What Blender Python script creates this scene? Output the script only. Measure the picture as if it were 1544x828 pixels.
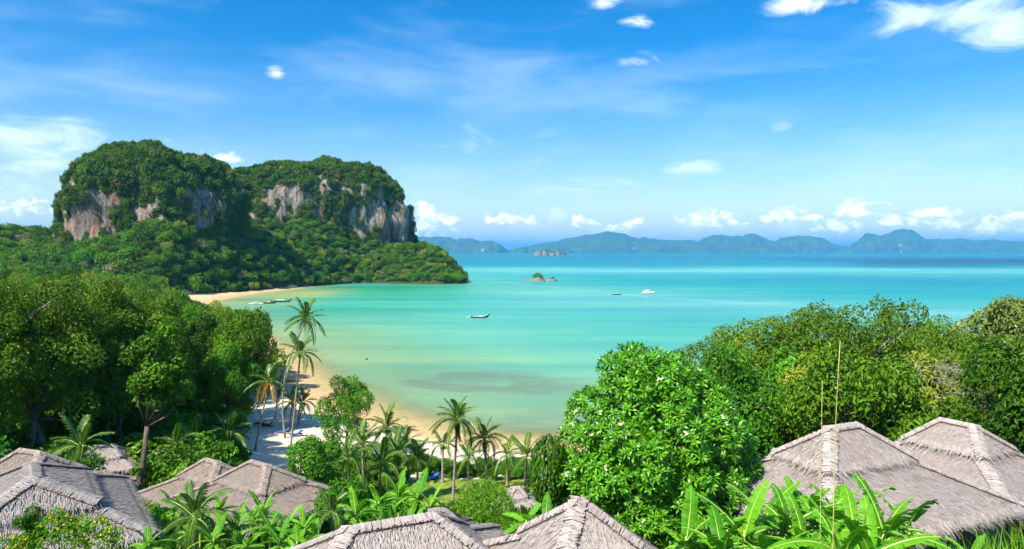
import bpy, math, random
import numpy as np
from mathutils import Vector, Matrix, noise as mnoise

R = math.radians
sc = bpy.context.scene
for o in list(bpy.data.objects):
    bpy.data.objects.remove(o)
COL = sc.collection

# ------------------------------------------------------------------ camera
CAM_H, F_PX, CX, CY, HOR = 30.0, 1024.0, 772.0, 414.0, 379.6
PITCH = math.atan((CY - HOR) / F_PX)
cam = bpy.data.cameras.new('camera')
cam.sensor_width = 36.0
cam.lens = 36.0 * F_PX / 1544.0
cam.clip_start = 0.3
cam.clip_end = 120000.0
cam_o = bpy.data.objects.new('camera', cam)
cam_o.location = (0, 0, CAM_H)
cam_o.rotation_euler = (math.pi / 2 - PITCH, 0, 0)
COL.objects.link(cam_o)
sc.camera = cam_o

# ------------------------------------------------------------------ light
SUN_EL, SUN_AZ = 50.0, 223.0        # degrees, azimuth clockwise from +Y (view direction): behind the left shoulder
SUN_DIR = Vector((math.sin(R(SUN_AZ)) * math.cos(R(SUN_EL)), math.cos(R(SUN_AZ)) * math.cos(R(SUN_EL)), math.sin(R(SUN_EL))))
sun = bpy.data.lights.new('sun', 'SUN')
sun.energy = 4.8
sun.angle = R(0.53)
sun.color = (1.0, 0.94, 0.82)
sun_o = bpy.data.objects.new('sun', sun)
sun_o.rotation_euler = SUN_DIR.to_track_quat('Z', 'Y').to_euler()
sun_o.location = (0, 0, 400)
COL.objects.link(sun_o)

sc.view_settings.view_transform = 'Standard'
sc.view_settings.look = 'None'
sc.view_settings.gamma = 1.0
sc.view_settings.exposure = 0.92
sc.view_settings.use_curve_mapping = False
sc.render.engine = 'CYCLES'
cy = sc.cycles
cy.use_denoising = True
cy.use_adaptive_sampling = True
cy.adaptive_threshold = 0.03
cy.max_bounces = 4
cy.diffuse_bounces = 2
cy.glossy_bounces = 2
cy.transmission_bounces = 3
cy.transparent_max_bounces = 8
cy.volume_bounces = 0
cy.sample_clamp_indirect = 6.0


def px_dir(px, py):
    """unit world direction through a photograph pixel"""
    v = Vector(((px - CX) / F_PX, 1.0, -(py - CY) / F_PX))
    c, s = math.cos(-PITCH), math.sin(-PITCH)
    return Vector((v.x, v.y * c - v.z * s, v.y * s + v.z * c)).normalized()


def at(px, py, D):
    """world point seen at a photograph pixel at depth D along +Y (used to read real positions off the photograph)"""
    d = px_dir(px, py)
    k = D / d.y
    return Vector((d.x * k, D, CAM_H + d.z * k))


# ---- node helpers
class NT:
    def __init__(self, tree):
        self.t = tree
        self.n = tree.nodes
        self.l = tree.links

    def new(self, typ, **kw):
        nd = self.n.new(typ)
        for k, v in kw.items():
            setattr(nd, k, v)
        return nd

    def put(self, sock, v):
        if isinstance(v, bpy.types.NodeSocket):
            self.l.new(v, sock)
        elif v is not None:
            if isinstance(v, (tuple, list)) and len(v) == 3 and sock.type == 'RGBA':
                v = (*v, 1.0)
            sock.default_value = v

    def math(self, op, a, b=None, c=None, clamp=False):
        nd = self.new('ShaderNodeMath', operation=op, use_clamp=clamp)
        for i, v in enumerate((a, b, c)):
            if v is not None:
                self.put(nd.inputs[i], v)
        return nd.outputs[0]

    def mix(self, f, a, b, blend='MIX'):
        nd = self.new('ShaderNodeMix', data_type='RGBA', blend_type=blend)
        self.put(nd.inputs[0], f)
        self.put(nd.inputs[6], a)
        self.put(nd.inputs[7], b)
        return nd.outputs[2]

    def noise(self, vec, scale, detail=4.0, rough=0.55, dist=0.0):
        nd = self.new('ShaderNodeTexNoise')
        self.put(nd.inputs['Vector'], vec)
        nd.inputs['Scale'].default_value = scale
        nd.inputs['Detail'].default_value = detail
        nd.inputs['Roughness'].default_value = rough
        nd.inputs['Distortion'].default_value = dist
        return nd.outputs[0]

    def rng(self, v, a, b, c=0.0, d=1.0, smooth=True):
        nd = self.new('ShaderNodeMapRange')
        nd.interpolation_type = 'SMOOTHSTEP' if smooth else 'LINEAR'
        self.put(nd.inputs[0], v)
        for i, x in enumerate((a, b, c, d)):
            nd.inputs[1 + i].default_value = x
        return nd.outputs[0]

    def mapping(self, vec, scale=(1, 1, 1), loc=(0, 0, 0), rot=(0, 0, 0)):
        nd = self.new('ShaderNodeMapping')
        self.put(nd.inputs[0], vec)
        nd.inputs[1].default_value = loc
        nd.inputs[2].default_value = rot
        nd.inputs[3].default_value = scale
        return nd.outputs[0]

    def attr(self, name, kind='GEOMETRY'):
        return self.new('ShaderNodeAttribute', attribute_name=name, attribute_type=kind)

    def bump(self, h, strength=0.3, dist=0.1):
        nd = self.new('ShaderNodeBump')
        nd.inputs['Strength'].default_value = strength
        nd.inputs['Distance'].default_value = dist
        self.put(nd.inputs['Height'], h)
        return nd.outputs[0]


# ------------------------------------------------------------------ sky
world = bpy.data.worlds.new('World')
sc.world = world
world.use_nodes = True
w = NT(world.node_tree)
w.n.clear()
sky = w.new('ShaderNodeTexSky', sky_type='NISHITA')
sky.sun_disc = False
sky.sun_elevation = R(SUN_EL)
sky.sun_rotation = R(SUN_AZ)
sky.altitude = 30
sky.air_density = 1.0
sky.dust_density = 0.6
sky.ozone_density = 2.2
geo = w.new('ShaderNodeTexCoord').outputs['Generated']
sp = w.new('ShaderNodeSeparateXYZ')
w.put(sp.inputs[0], geo)
az = w.math('ARCTAN2', sp.outputs[0], sp.outputs[1])
el = w.math('ARCSINE', sp.outputs[2])
cv = w.new('ShaderNodeCombineXYZ')
w.put(cv.inputs[0], az)
w.put(cv.inputs[1], el)
AE = cv.outputs[0]


def blob(px, py, sx, sy, amp=1.0):
    d = px_dir(px, py)
    a0, e0 = math.atan2(d.x, d.y), math.asin(d.z)
    u = w.math('DIVIDE', w.math('SUBTRACT', az, a0), sx / F_PX)
    v = w.math('DIVIDE', w.math('SUBTRACT', el, e0), sy / F_PX)
    q = w.math('ADD', w.math('MULTIPLY', u, u), w.math('MULTIPLY', v, v))
    return w.math('MULTIPLY', w.math('POWER', 2.718, w.math('MULTIPLY', q, -1.0)), amp)


def total(lst):
    r = lst[0]
    for x in lst[1:]:
        r = w.math('MAXIMUM', r, x)
    return r


# cumulus: bodies over the far islands, domed tops, broken edges
cum = [(1062, 330, 34, 10), (1105, 338, 22, 7), (1180, 325, 26, 10), (1222, 329, 18, 5), (1287, 315, 32, 12), (1265, 342, 34, 10),
       (1345, 333, 24, 9), (1408, 320, 28, 8), (1400, 337, 44, 9), (1500, 340, 54, 11), (1540, 328, 26, 9),
       (640, 318, 14, 20), (660, 330, 30, 11), (630, 345, 46, 12), (938, 342, 20, 7), (880, 332, 24, 9), (962, 334, 10, 5), (770, 330, 44, 8),
       (415, 110, 16, 11, .75), (912, 6, 24, 10, .95), (964, 31, 30, 10, .95), (1205, 8, 40, 13, 1.0), (1265, 4, 30, 8, .7),
       (40, 312, 34, 10, .8), (335, 240, 34, 12, .62)]
m_c = total([blob(*c) for c in cum])
n1 = w.noise(w.mapping(AE, (1, 1.5, 1)), 50.0, 9.0, 0.66, 0.5)
n2 = w.noise(w.mapping(AE, (1, 1.6, 1), (3.1, 1.7, 0)), 15.0, 3.0, 0.5)
n3 = w.noise(w.mapping(AE, (1.0, 2.6, 1), (0, 0, 0), (0, 0, 0.33)), 9.0, 7.0, 0.62, 0.8)
dens = w.rng(w.math('ADD', m_c, w.math('MULTIPLY', w.math('SUBTRACT', n1, 0.5), 3.6)), 0.25, 1.10, 0.0, 0.93)
soft = w.rng(w.math('ADD', m_c, w.math('MULTIPLY', w.math('SUBTRACT', n3, 0.5), 2.4)), 0.25, 1.35, 0.0, 0.85)
dens = w.math('ADD', w.math('MULTIPLY', dens, w.rng(el, 0.08, 0.16, 1.0, 0.0)), w.math('MULTIPLY', soft, w.rng(el, 0.08, 0.16)))
dens = w.math('MULTIPLY', dens, w.rng(m_c, 0.05, 0.3))
# broken band of fair-weather cumulus all round the horizon
band = w.math('MULTIPLY', w.rng(el, 0.012, 0.03), w.rng(el, 0.06, 0.085, 1.0, 0.0))
bd = w.math('MULTIPLY', w.rng(w.math('ADD', n2, w.math('MULTIPLY', w.math('SUBTRACT', n1, 0.5), 0.5)), 0.60, 0.74, 0, 0.6), band)
# thin high cloud, drawn out in streaks
wis = [(1370, 25, 90, 22, .95), (1445, 22, 70, 26, .8), (1520, 42, 46, 24, 1.0), (965, 92, 40, 12, .55), (1060, 250, 60, 12, .6), (1180, 190, 24, 12, .35), (1230, 175, 10, 8, .3),
       (900, 288, 120, 28, .5), (40, 215, 150, 50, .72), (20, 280, 110, 48, .6), (1350, 270, 240, 40, .3), (700, 200, 260, 120, .2)]
m_w = total([blob(*c) for c in wis])
n4 = w.noise(w.mapping(AE, (1.0, 3.4, 1), (2, 5, 0), (0, 0, 0.28)), 3.2, 4.0, 0.55, 0.3)
wd = w.rng(w.math('ADD', m_w, w.math('MULTIPLY', w.math('SUBTRACT', n3, 0.5), 2.6)), 0.22, 1.25, 0.0, 0.80)
wd = w.math('MULTIPLY', wd, w.rng(m_w, 0.04, 0.3))
veil = w.math('MULTIPLY', w.rng(n4, 0.42, 0.75, 0.0, 0.22), w.rng(el, 0.02, 0.12))
hs = w.new('ShaderNodeHueSaturation')
hs.inputs['Hue'].default_value = 0.503
hs.inputs['Saturation'].default_value = 1.62
hs.inputs['Value'].default_value = 1.0
w.put(hs.inputs['Color'], sky.outputs[0])
SKY_S = 0.100
pale = w.math('MULTIPLY', w.math('POWER', 2.718, w.math('DIVIDE', w.math('MAXIMUM', el, 0.0), -0.080)), 0.80)
base = w.mix(pale, hs.outputs[0], (5.4, 5.7, 6.4, 1))
colr = w.mix(w.math('MAXIMUM', veil, w.math('MAXIMUM', wd, bd)), base, (6.6, 7.6, 8.6, 1))
shade = w.mix(w.rng(n1, 0.35, 0.65), (7.8, 8.5, 9.3, 1), (11.5, 11.6, 11.8, 1))
colr = w.mix(dens, colr, shade)
bg = w.new('ShaderNodeBackground')
w.put(bg.inputs[0], colr)
bg.inputs[1].default_value = SKY_S
wo = w.new('ShaderNodeOutputWorld')
w.l.new(bg.outputs[0], wo.inputs[0])

# ------------------------------------------------------------------ mesh helpers
rs = np.random.default_rng(11)
random.seed(5)


class MB:
    """collects vertices, faces, a per-vertex tint and material slots, links ONE mesh"""
    def __init__(self):
        self.v, self.f, self.t, self.m, self.n = [], [], [], [], 0

    def add(self, V, F, tint=0.5, mat=0):
        V = np.asarray(V, float).reshape(-1, 3)
        self.v.append(V)
        self.t.append(np.broadcast_to(np.asarray(tint, float), (len(V),)).copy())
        F = np.asarray(F, dtype=np.int64) if not isinstance(F, list) or len({len(x) for x in F}) == 1 else F
        if isinstance(F, np.ndarray):
            self.f.append(F + self.n)
            self.m.append(np.full(len(F), mat))
        else:
            for x in F:
                self.f.append(np.asarray([x], dtype=np.int64) + self.n)
                self.m.append(np.full(1, mat))
        self.n += len(V)
        return self

    def merge(self, o, mat=0, xf=None, tint=None):
        V = np.concatenate(o.v)
        if xf is not None:
            V = xf(V)
        self.v.append(V)
        self.t.append(np.concatenate(o.t) if tint is None else np.full(len(V), tint))
        for f, m in zip(o.f, o.m):
            self.f.append(f + self.n)
            self.m.append(m + mat)
        self.n += len(V)

    def tube(self, pts, rad, sides=7, tint=0.5, mat=0, cap=True):
        P = np.asarray(pts, float)
        n = len(P)
        rad = np.broadcast_to(np.asarray(rad, float), (n,))
        T = np.gradient(P, axis=0)
        T /= np.linalg.norm(T, axis=1, keepdims=True) + 1e-9
        ref = np.array([0.0, 0, 1]) if abs(T[0][2]) < 0.8 else np.array([1.0, 0, 0])
        A = np.cross(T, ref)
        A /= np.linalg.norm(A, axis=1, keepdims=True) + 1e-9
        B = np.cross(T, A)
        an = np.linspace(0, 2 * np.pi, sides, endpoint=False)
        V = P[:, None] + rad[:, None, None] * (np.cos(an)[None, :, None] * A[:, None] + np.sin(an)[None, :, None] * B[:, None])
        i = np.arange(n - 1)[:, None] * sides
        j = np.arange(sides)[None]
        k = (j + 1) % sides
        Fq = np.stack([i + j, i + k, i + sides + k, i + sides + j], -1).reshape(-1, 4)
        self.add(V.reshape(-1, 3), Fq, tint, mat)
        if cap:
            self.f.append(np.arange(sides)[None, ::-1] + self.n - n * sides)
            self.m.append(np.full(1, mat))
            self.f.append(np.arange(sides)[None] + self.n - sides)
            self.m.append(np.full(1, mat))
        return self

    def box(self, c, s, tint=0.5, mat=0, rz=0.0, taper=1.0):
        x, y, z = np.asarray(s, float) / 2
        V = np.array([[-x, -y, -z], [x, -y, -z], [x, y, -z], [-x, y, -z], [-x * taper, -y * taper, z], [x * taper, -y * taper, z], [x * taper, y * taper, z], [-x * taper, y * taper, z]])
        if rz:
            c_, s_ = math.cos(rz), math.sin(rz)
            V = V @ np.array([[c_, s_, 0], [-s_, c_, 0], [0, 0, 1]])
        self.add(V + np.asarray(c, float), [[0, 3, 2, 1], [4, 5, 6, 7], [0, 1, 5, 4], [1, 2, 6, 5], [2, 3, 7, 6], [3, 0, 4, 7]], tint, mat)
        return self

    def mesh(self, name, mats, smooth=False):
        me = bpy.data.meshes.new(name)
        V = np.concatenate(self.v) if self.v else np.zeros((0, 3))
        tot = np.concatenate([np.full(len(f), f.shape[1]) for f in self.f])
        loops = np.concatenate([f.ravel() for f in self.f])
        me.vertices.add(len(V))
        me.vertices.foreach_set('co', V.ravel())
        me.loops.add(len(loops))
        me.loops.foreach_set('vertex_index', loops.astype(np.int32))
        me.polygons.add(len(tot))
        me.polygons.foreach_set('loop_start', np.concatenate([[0], np.cumsum(tot)[:-1]]).astype(np.int32))
        me.polygons.foreach_set('material_index', np.concatenate(self.m).astype(np.int32))
        if smooth:
            me.polygons.foreach_set('use_smooth', np.ones(len(tot), bool))
        else:
            me.polygons.foreach_set('use_smooth', np.zeros(len(tot), bool))
        a = me.attributes.new('tint', 'FLOAT', 'POINT')
        a.data.foreach_set('value', np.concatenate(self.t).astype(np.float32))
        for m in (mats if isinstance(mats, (list, tuple)) else [mats]):
            me.materials.append(m)
        me.update(calc_edges=True)
        me.validate()
        return me

    def build(self, name, mats, parent=None, smooth=False, kind=None):
        return obj(name, self.mesh(name, mats, smooth), parent, kind)


def obj(name, me, parent=None, kind=None):
    o = bpy.data.objects.new(name, me)
    COL.objects.link(o)
    if parent is not None:
        o.parent = parent
    if kind:
        o['kind'] = kind
    return o


def tag(o, label, cat, group=None):
    o['label'] = label
    o['category'] = cat
    if group:
        o['group'] = group
    return o


def thing(name, label, cat, loc=(0, 0, 0), rz=0.0, group=None, scale=1.0):
    o = bpy.data.objects.new(name, None)
    o.empty_display_size = 0.2
    COL.objects.link(o)
    o.location = loc
    o.rotation_euler = (0, 0, rz)
    o.scale = (scale,) * 3 if not isinstance(scale, (tuple, list)) else scale
    return tag(o, label, cat, group)


def unit(a):
    return a / (np.linalg.norm(a, axis=-1, keepdims=True) + 1e-9)


def sph(n, r=rs):
    return unit(r.normal(size=(n, 3)))


def fbm(P, scale, octv=4, seed=0.0):
    out = np.empty(len(P))
    s = 1.0 / scale
    for i, p in enumerate(P):
        out[i] = mnoise.fractal((p[0] * s + seed, p[1] * s - seed, p[2] * s + 2 * seed), 1.0, 2.0, octv)
    return out


def sstep(a, b, x):
    t = np.clip((np.asarray(x, float) - a) / (b - a), 0, 1)
    return t * t * (3 - 2 * t)


# ------------------------------------------------------------------ materials
def mat(name):
    m = bpy.data.materials.new(name)
    m.use_nodes = True
    t = NT(m.node_tree)
    t.n.clear()
    out = t.new('ShaderNodeOutputMaterial')
    return m, t, out


def principled(t, out, col, rough=0.6, spec=0.3, normal=None, metal=0.0):
    p = t.new('ShaderNodeBsdfPrincipled')
    t.put(p.inputs['Base Color'], col)
    t.put(p.inputs['Roughness'], rough)
    p.inputs['Specular IOR Level'].default_value = spec
    p.inputs['Metallic'].default_value = metal
    if normal is not None:
        t.put(p.inputs['Normal'], normal)
    if out is not None:
        t.l.new(p.outputs[0], out.inputs[0])
    return p


def m_leaf(name, dark, light, third=None, trans=0.3, rough=0.42, spec=0.35, vary=0.5):
    """leaf colour: per-leaf tint attribute and a shift per plant"""
    m, t, out = mat(name)
    ti = t.attr('tint').outputs['Fac']
    rnd = t.new('ShaderNodeObjectInfo').outputs['Random']
    f = t.math('ADD', t.math('MULTIPLY', ti, 1.0 - vary * 0.5), t.math('MULTIPLY', t.math('SUBTRACT', rnd, 0.35), vary), clamp=True)
    c = t.mix(f, dark, light)
    if third is not None:
        c = t.mix(t.rng(t.math('FRACT', t.math('MULTIPLY', rnd, 7.31)), 0.88, 0.97), c, third)
    p = principled(t, None, c, rough, spec)
    tr = t.new('ShaderNodeBsdfTranslucent')
    t.put(tr.inputs[0], t.mix(0.5, c, t.mix(1.0, c, (1.15, 1.3, 0.35, 1), 'MULTIPLY')))
    mx = t.new('ShaderNodeMixShader')
    mx.inputs[0].default_value = trans
    t.l.new(p.outputs[0], mx.inputs[1])
    t.l.new(tr.outputs[0], mx.inputs[2])
    t.l.new(mx.outputs[0], out.inputs[0])
    return m


M = {}
M['leaf_forest'] = m_leaf('leaf_forest', (0.036, 0.112, 0.003), (0.188, 0.37, 0.010), (0.27, 0.33, 0.03), 0.22, 0.5, 0.25, 0.7)
M['leaf_hill'] = m_leaf('leaf_hill', (0.042, 0.125, 0.003), (0.20, 0.41, 0.010), (0.27, 0.33, 0.03), 0.22, 0.5, 0.25, 0.7)
M['leaf_karst'] = m_leaf('leaf_karst', (0.034, 0.090, 0.004), (0.165, 0.31, 0.014), (0.20, 0.21, 0.04), 0.25, 0.5, 0.25, 0.7)
M['leaf_bright'] = m_leaf('leaf_bright', (0.050, 0.19, 0.004), (0.16, 0.43, 0.014), None, 0.33, 0.45)
M['leaf_fine'] = m_leaf('leaf_fine', (0.075, 0.16, 0.006), (0.285, 0.44, 0.024), None, 0.24, 0.55, 0.25, 0.65)
M['leaf_deep'] = m_leaf('leaf_deep', (0.026, 0.095, 0.003), (0.15, 0.34, 0.010), None, 0.25, 0.5, 0.25)
M['leaf_olive'] = m_leaf('leaf_olive', (0.08, 0.15, 0.015), (0.30, 0.36, 0.08), None, 0.28)
M['leaf_blossom'] = m_leaf('leaf_blossom', (0.10, 0.13, 0.03), (0.42, 0.40, 0.20), None, 0.2)
M['leaf_frangipani'] = m_leaf('leaf_frangipani', (0.040, 0.18, 0.003), (0.17, 0.48, 0.010), None, 0.22, 0.36, 0.45, 0.3)
M['leaf_banana'] = m_leaf('leaf_banana', (0.05, 0.23, 0.006), (0.19, 0.50, 0.014), None, 0.36, 0.55, 0.25, 0.75)
M['leaf_rib'] = m_leaf('leaf_rib', (0.26, 0.42, 0.05), (0.42, 0.56, 0.10), None, 0.1, 0.4, 0.4, 0.2)
M['leaf_palm'] = m_leaf('leaf_palm', (0.030, 0.105, 0.006), (0.15, 0.28, 0.022), None, 0.3, 0.38, 0.5, 0.4)
M['leaf_palm_dry'] = m_leaf('leaf_palm_dry', (0.40, 0.20, 0.02), (0.62, 0.42, 0.06), None, 0.25)
M['leaf_dead'] = m_leaf('leaf_dead', (0.10, 0.055, 0.02), (0.26, 0.17, 0.08), None, 0.1)
M['leaf_yellow'] = m_leaf('leaf_yellow', (0.55, 0.42, 0.02), (0.8, 0.62, 0.03), None, 0.15)
M['petal'] = m_leaf('petal', (0.72, 0.66, 0.42), (0.85, 0.82, 0.72), None, 0.2)
M['leaf_grass'] = m_leaf('leaf_grass', (0.10, 0.26, 0.006), (0.22, 0.46, 0.015), None, 0.35)


def m_bark(name, a, b, sc_=6.0, zs=0.3):
    m, t, out = mat(name)
    co = t.new('ShaderNodeTexCoord').outputs['Object']
    n = t.noise(t.mapping(co, (1, 1, zs)), sc_, 5)
    c = t.mix(t.rng(n, 0.3, 0.7), a, b)
    principled(t, out, c, 0.85, 0.2, t.bump(n, 0.5, 0.05))
    return m


M['bark'] = m_bark('bark', (0.06, 0.043, 0.03), (0.17, 0.13, 0.095))
M['bark_mid'] = m_bark('bark_mid', (0.13, 0.105, 0.08), (0.30, 0.25, 0.2))
M['bark_pale'] = m_bark('bark_pale', (0.24, 0.21, 0.17), (0.48, 0.43, 0.36))
M['bark_palm'] = m_bark('bark_palm', (0.20, 0.16, 0.12), (0.42, 0.35, 0.28), 4.0, 3.0)
M['bamboo'] = m_bark('bamboo', (0.42, 0.40, 0.10), (0.58, 0.54, 0.20), 3.0, 0.4)
M['pole'] = m_bark('pole', (0.05, 0.035, 0.03), (0.13, 0.09, 0.07), 5, 1)


def m_thatch(name='thatch', tone=(1, 1, 1), moss=0.35):
    m, t, out = mat(name)
    ti = t.attr('tint').outputs['Fac']
    co = t.new('ShaderNodeTexCoord').outputs['Object']
    n = t.noise(co, 0.55, 4, 0.6)
    n2 = t.noise(co, 9.0, 3, 0.6)
    c = t.mix(ti, (0.19, 0.17, 0.155, 1), (0.56, 0.52, 0.485, 1))
    c = t.mix(t.math('MULTIPLY', t.rng(n, 0.35, 0.75), 0.4), c, (0.30, 0.25, 0.205, 1))
    c = t.mix(t.math('MULTIPLY', t.rng(n2, 0.5, 0.8), 0.35), c, (0.42, 0.38, 0.36, 1))
    c = t.mix(1.0, c, (*tone, 1), 'MULTIPLY')
    c = t.mix(t.math('MULTIPLY', t.rng(t.noise(co, 1.3, 5, 0.7), 0.52, 0.72), moss), c, (0.16, 0.155, 0.115, 1))
    rust = t.rng(t.noise(co, 0.9, 3, 0.5), 0.68, 0.76, 0, 0.55)
    c = t.mix(rust, c, (0.33, 0.19, 0.11, 1))
    principled(t, out, c, 0.9, 0.12, t.bump(n2, 0.3, 0.03))
    return m


M['thatch'] = m_thatch('thatch', (1.06, 1.0, 0.98), 0.25)
M['thatch_brown'] = m_thatch('thatch_brown', (0.84, 0.755, 0.70), 0.45)
M['thatch_grey'] = m_thatch('thatch_grey', (0.84, 0.83, 0.83), 0.6)


def m_plain(name, col, rough=0.5, spec=0.4, var=0.25, scale=5.0, metal=0.0):
    m, t, out = mat(name)
    co = t.new('ShaderNodeTexCoord').outputs['Object']
    n = t.noise(co, scale, 4)
    c = t.mix(t.math('MULTIPLY', t.rng(n, 0.3, 0.75), var), col, tuple(x * 0.55 for x in col))
    principled(t, out, c, rough, spec, None, metal)
    return m


M['wall'] = m_plain('woven_wall', (0.33, 0.23, 0.13), 0.8, 0.2, 0.5, 12)
M['wood'] = m_plain('dark_wood', (0.10, 0.06, 0.04), 0.6, 0.3, 0.5, 8)
M['white'] = m_plain('white_paint', (0.80, 0.80, 0.78), 0.35, 0.5, 0.12)
M['hull_dark'] = m_plain('hull_dark', (0.035, 0.03, 0.028), 0.45, 0.4, 0.3)
M['hull_red'] = m_plain('hull_red', (0.16, 0.05, 0.035), 0.5, 0.4, 0.3)
M['glass_dark'] = m_plain('tinted_window', (0.02, 0.03, 0.04), 0.12, 0.6, 0.1)
M['canvas_blue'] = m_plain('canvas_blue', (0.03, 0.16, 0.50), 0.8, 0.2, 0.2)
M['canvas_navy'] = m_plain('canvas_navy', (0.02, 0.035, 0.08), 0.8, 0.2, 0.2)
M['canvas_red'] = m_plain('canvas_red', (0.30, 0.04, 0.05), 0.8, 0.2, 0.2)
M['metal'] = m_plain('engine_metal', (0.18, 0.18, 0.19), 0.4, 0.5, 0.3, 5, 0.7)
M['rope'] = m_plain('garland', (0.6, 0.35, 0.25), 0.8, 0.2, 0.3)


def m_rock(name='limestone', sea=False):
    m, t, out = mat(name)
    g = t.new('ShaderNodeNewGeometry').outputs['Position']
    streak = t.noise(t.mapping(g, (1, 1, 0.13)), 0.20, 8, 0.68, 0.6)
    fine = t.noise(t.mapping(g, (1, 1, 0.35)), 0.8, 6, 0.65)
    big = t.noise(g, 0.035, 3)
    c = t.mix(t.rng(streak, 0.36, 0.66), (0.075, 0.066, 0.055, 1), (0.38, 0.335, 0.275, 1))
    c = t.mix(t.math('MULTIPLY', t.rng(fine, 0.48, 0.7), 0.55), c, (0.56, 0.51, 0.44, 1))
    st = t.noise(t.mapping(g, (1, 1, 0.18), (40, 11, 3)), 0.085, 5, 0.62, 0.3)
    c = t.mix(t.rng(st, 0.53, 0.66, 0, 0.8), c, (0.36, 0.15, 0.055, 1))
    dk = t.noise(t.mapping(g, (1, 1, 0.12), (7, 3, 9)), 0.16, 6, 0.7)
    c = t.mix(t.rng(dk, 0.52, 0.64, 0, 0.85), c, (0.060, 0.050, 0.040, 1))
    hgt = t.math('ADD', streak, t.math('MULTIPLY', fine, 0.5))
    principled(t, out, c, 0.9, 0.15, t.bump(hgt, 1.0, 3.5))
    return m


M['rock'] = m_rock()


def m_far(name='far_forest'):
    """far limestone islands: forest with pale bare cliffs where the rock is steep"""
    m, t, out = mat(name)
    ge = t.new('ShaderNodeNewGeometry')
    g = ge.outputs['Position']
    n = t.noise(g, 0.008, 6, 0.65)
    c = t.mix(t.rng(n, 0.3, 0.7), (0.018, 0.05, 0.012, 1), (0.075, 0.13, 0.03, 1))
    s = t.new('ShaderNodeSeparateXYZ')
    t.put(s.inputs[0], ge.outputs['True Normal'])
    cl = t.noise(t.mapping(g, (1, 1, 0.5), (300, 20, 0)), 0.0019, 4, 0.6)
    f = t.math('MULTIPLY', t.rng(cl, 0.60, 0.68), t.rng(s.outputs[2], 0.5, 0.8, 1.0, 0.0))
    c = t.mix(f, c, t.mix(t.rng(n, 0.35, 0.6), (0.25, 0.22, 0.2, 1), (0.6, 0.57, 0.52, 1)))
    principled(t, out, c, 0.9, 0.1, t.bump(n, 0.9, 40.0))
    return m


M['far'] = m_far()
M['rock_grey'] = m_plain('rock_grey', (0.24, 0.215, 0.18), 0.9, 0.15, 0.8, 0.6)


def m_ground():
    m, t, out = mat('ground_soil')
    g = t.new('ShaderNodeNewGeometry').outputs['Position']
    sa = t.attr('sand').outputs['Fac']
    la = t.attr('lawn').outputs['Fac']
    n = t.noise(g, 0.5, 6, 0.65)
    nf = t.noise(g, 5.0, 4, 0.6)
    soil = t.mix(t.rng(n, 0.3, 0.7), (0.035, 0.040, 0.016, 1), (0.035, 0.085, 0.012, 1))
    grass = t.mix(t.rng(t.noise(g, 0.9, 5, 0.7), 0.3, 0.7), (0.13, 0.21, 0.02, 1), (0.28, 0.33, 0.06, 1))
    wet = t.attr('wet').outputs['Fac']
    dry = t.mix(t.rng(n, 0.25, 0.75), (0.66, 0.53, 0.38, 1), (0.80, 0.69, 0.53, 1))
    dry = t.mix(t.math('MULTIPLY', t.rng(nf, 0.58, 0.7), 0.35), dry, (0.34, 0.26, 0.18, 1))
    sand = t.mix(wet, dry, t.mix(t.rng(n, 0.3, 0.7), (0.50, 0.31, 0.14, 1), (0.60, 0.41, 0.20, 1)))
    e = t.math('MULTIPLY', t.math('SUBTRACT', n, 0.5), 0.7)
    c = t.mix(t.rng(t.math('ADD', la, e), 0.4, 0.6), soil, grass)
    c = t.mix(t.rng(t.math('ADD', sa, e), 0.42, 0.58), c, sand)
    principled(t, out, c, 0.9, 0.15, t.bump(t.math('ADD', n, t.math('MULTIPLY', nf, 0.5)), 0.4, 0.12))
    return m


M['ground'] = m_ground()


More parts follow.
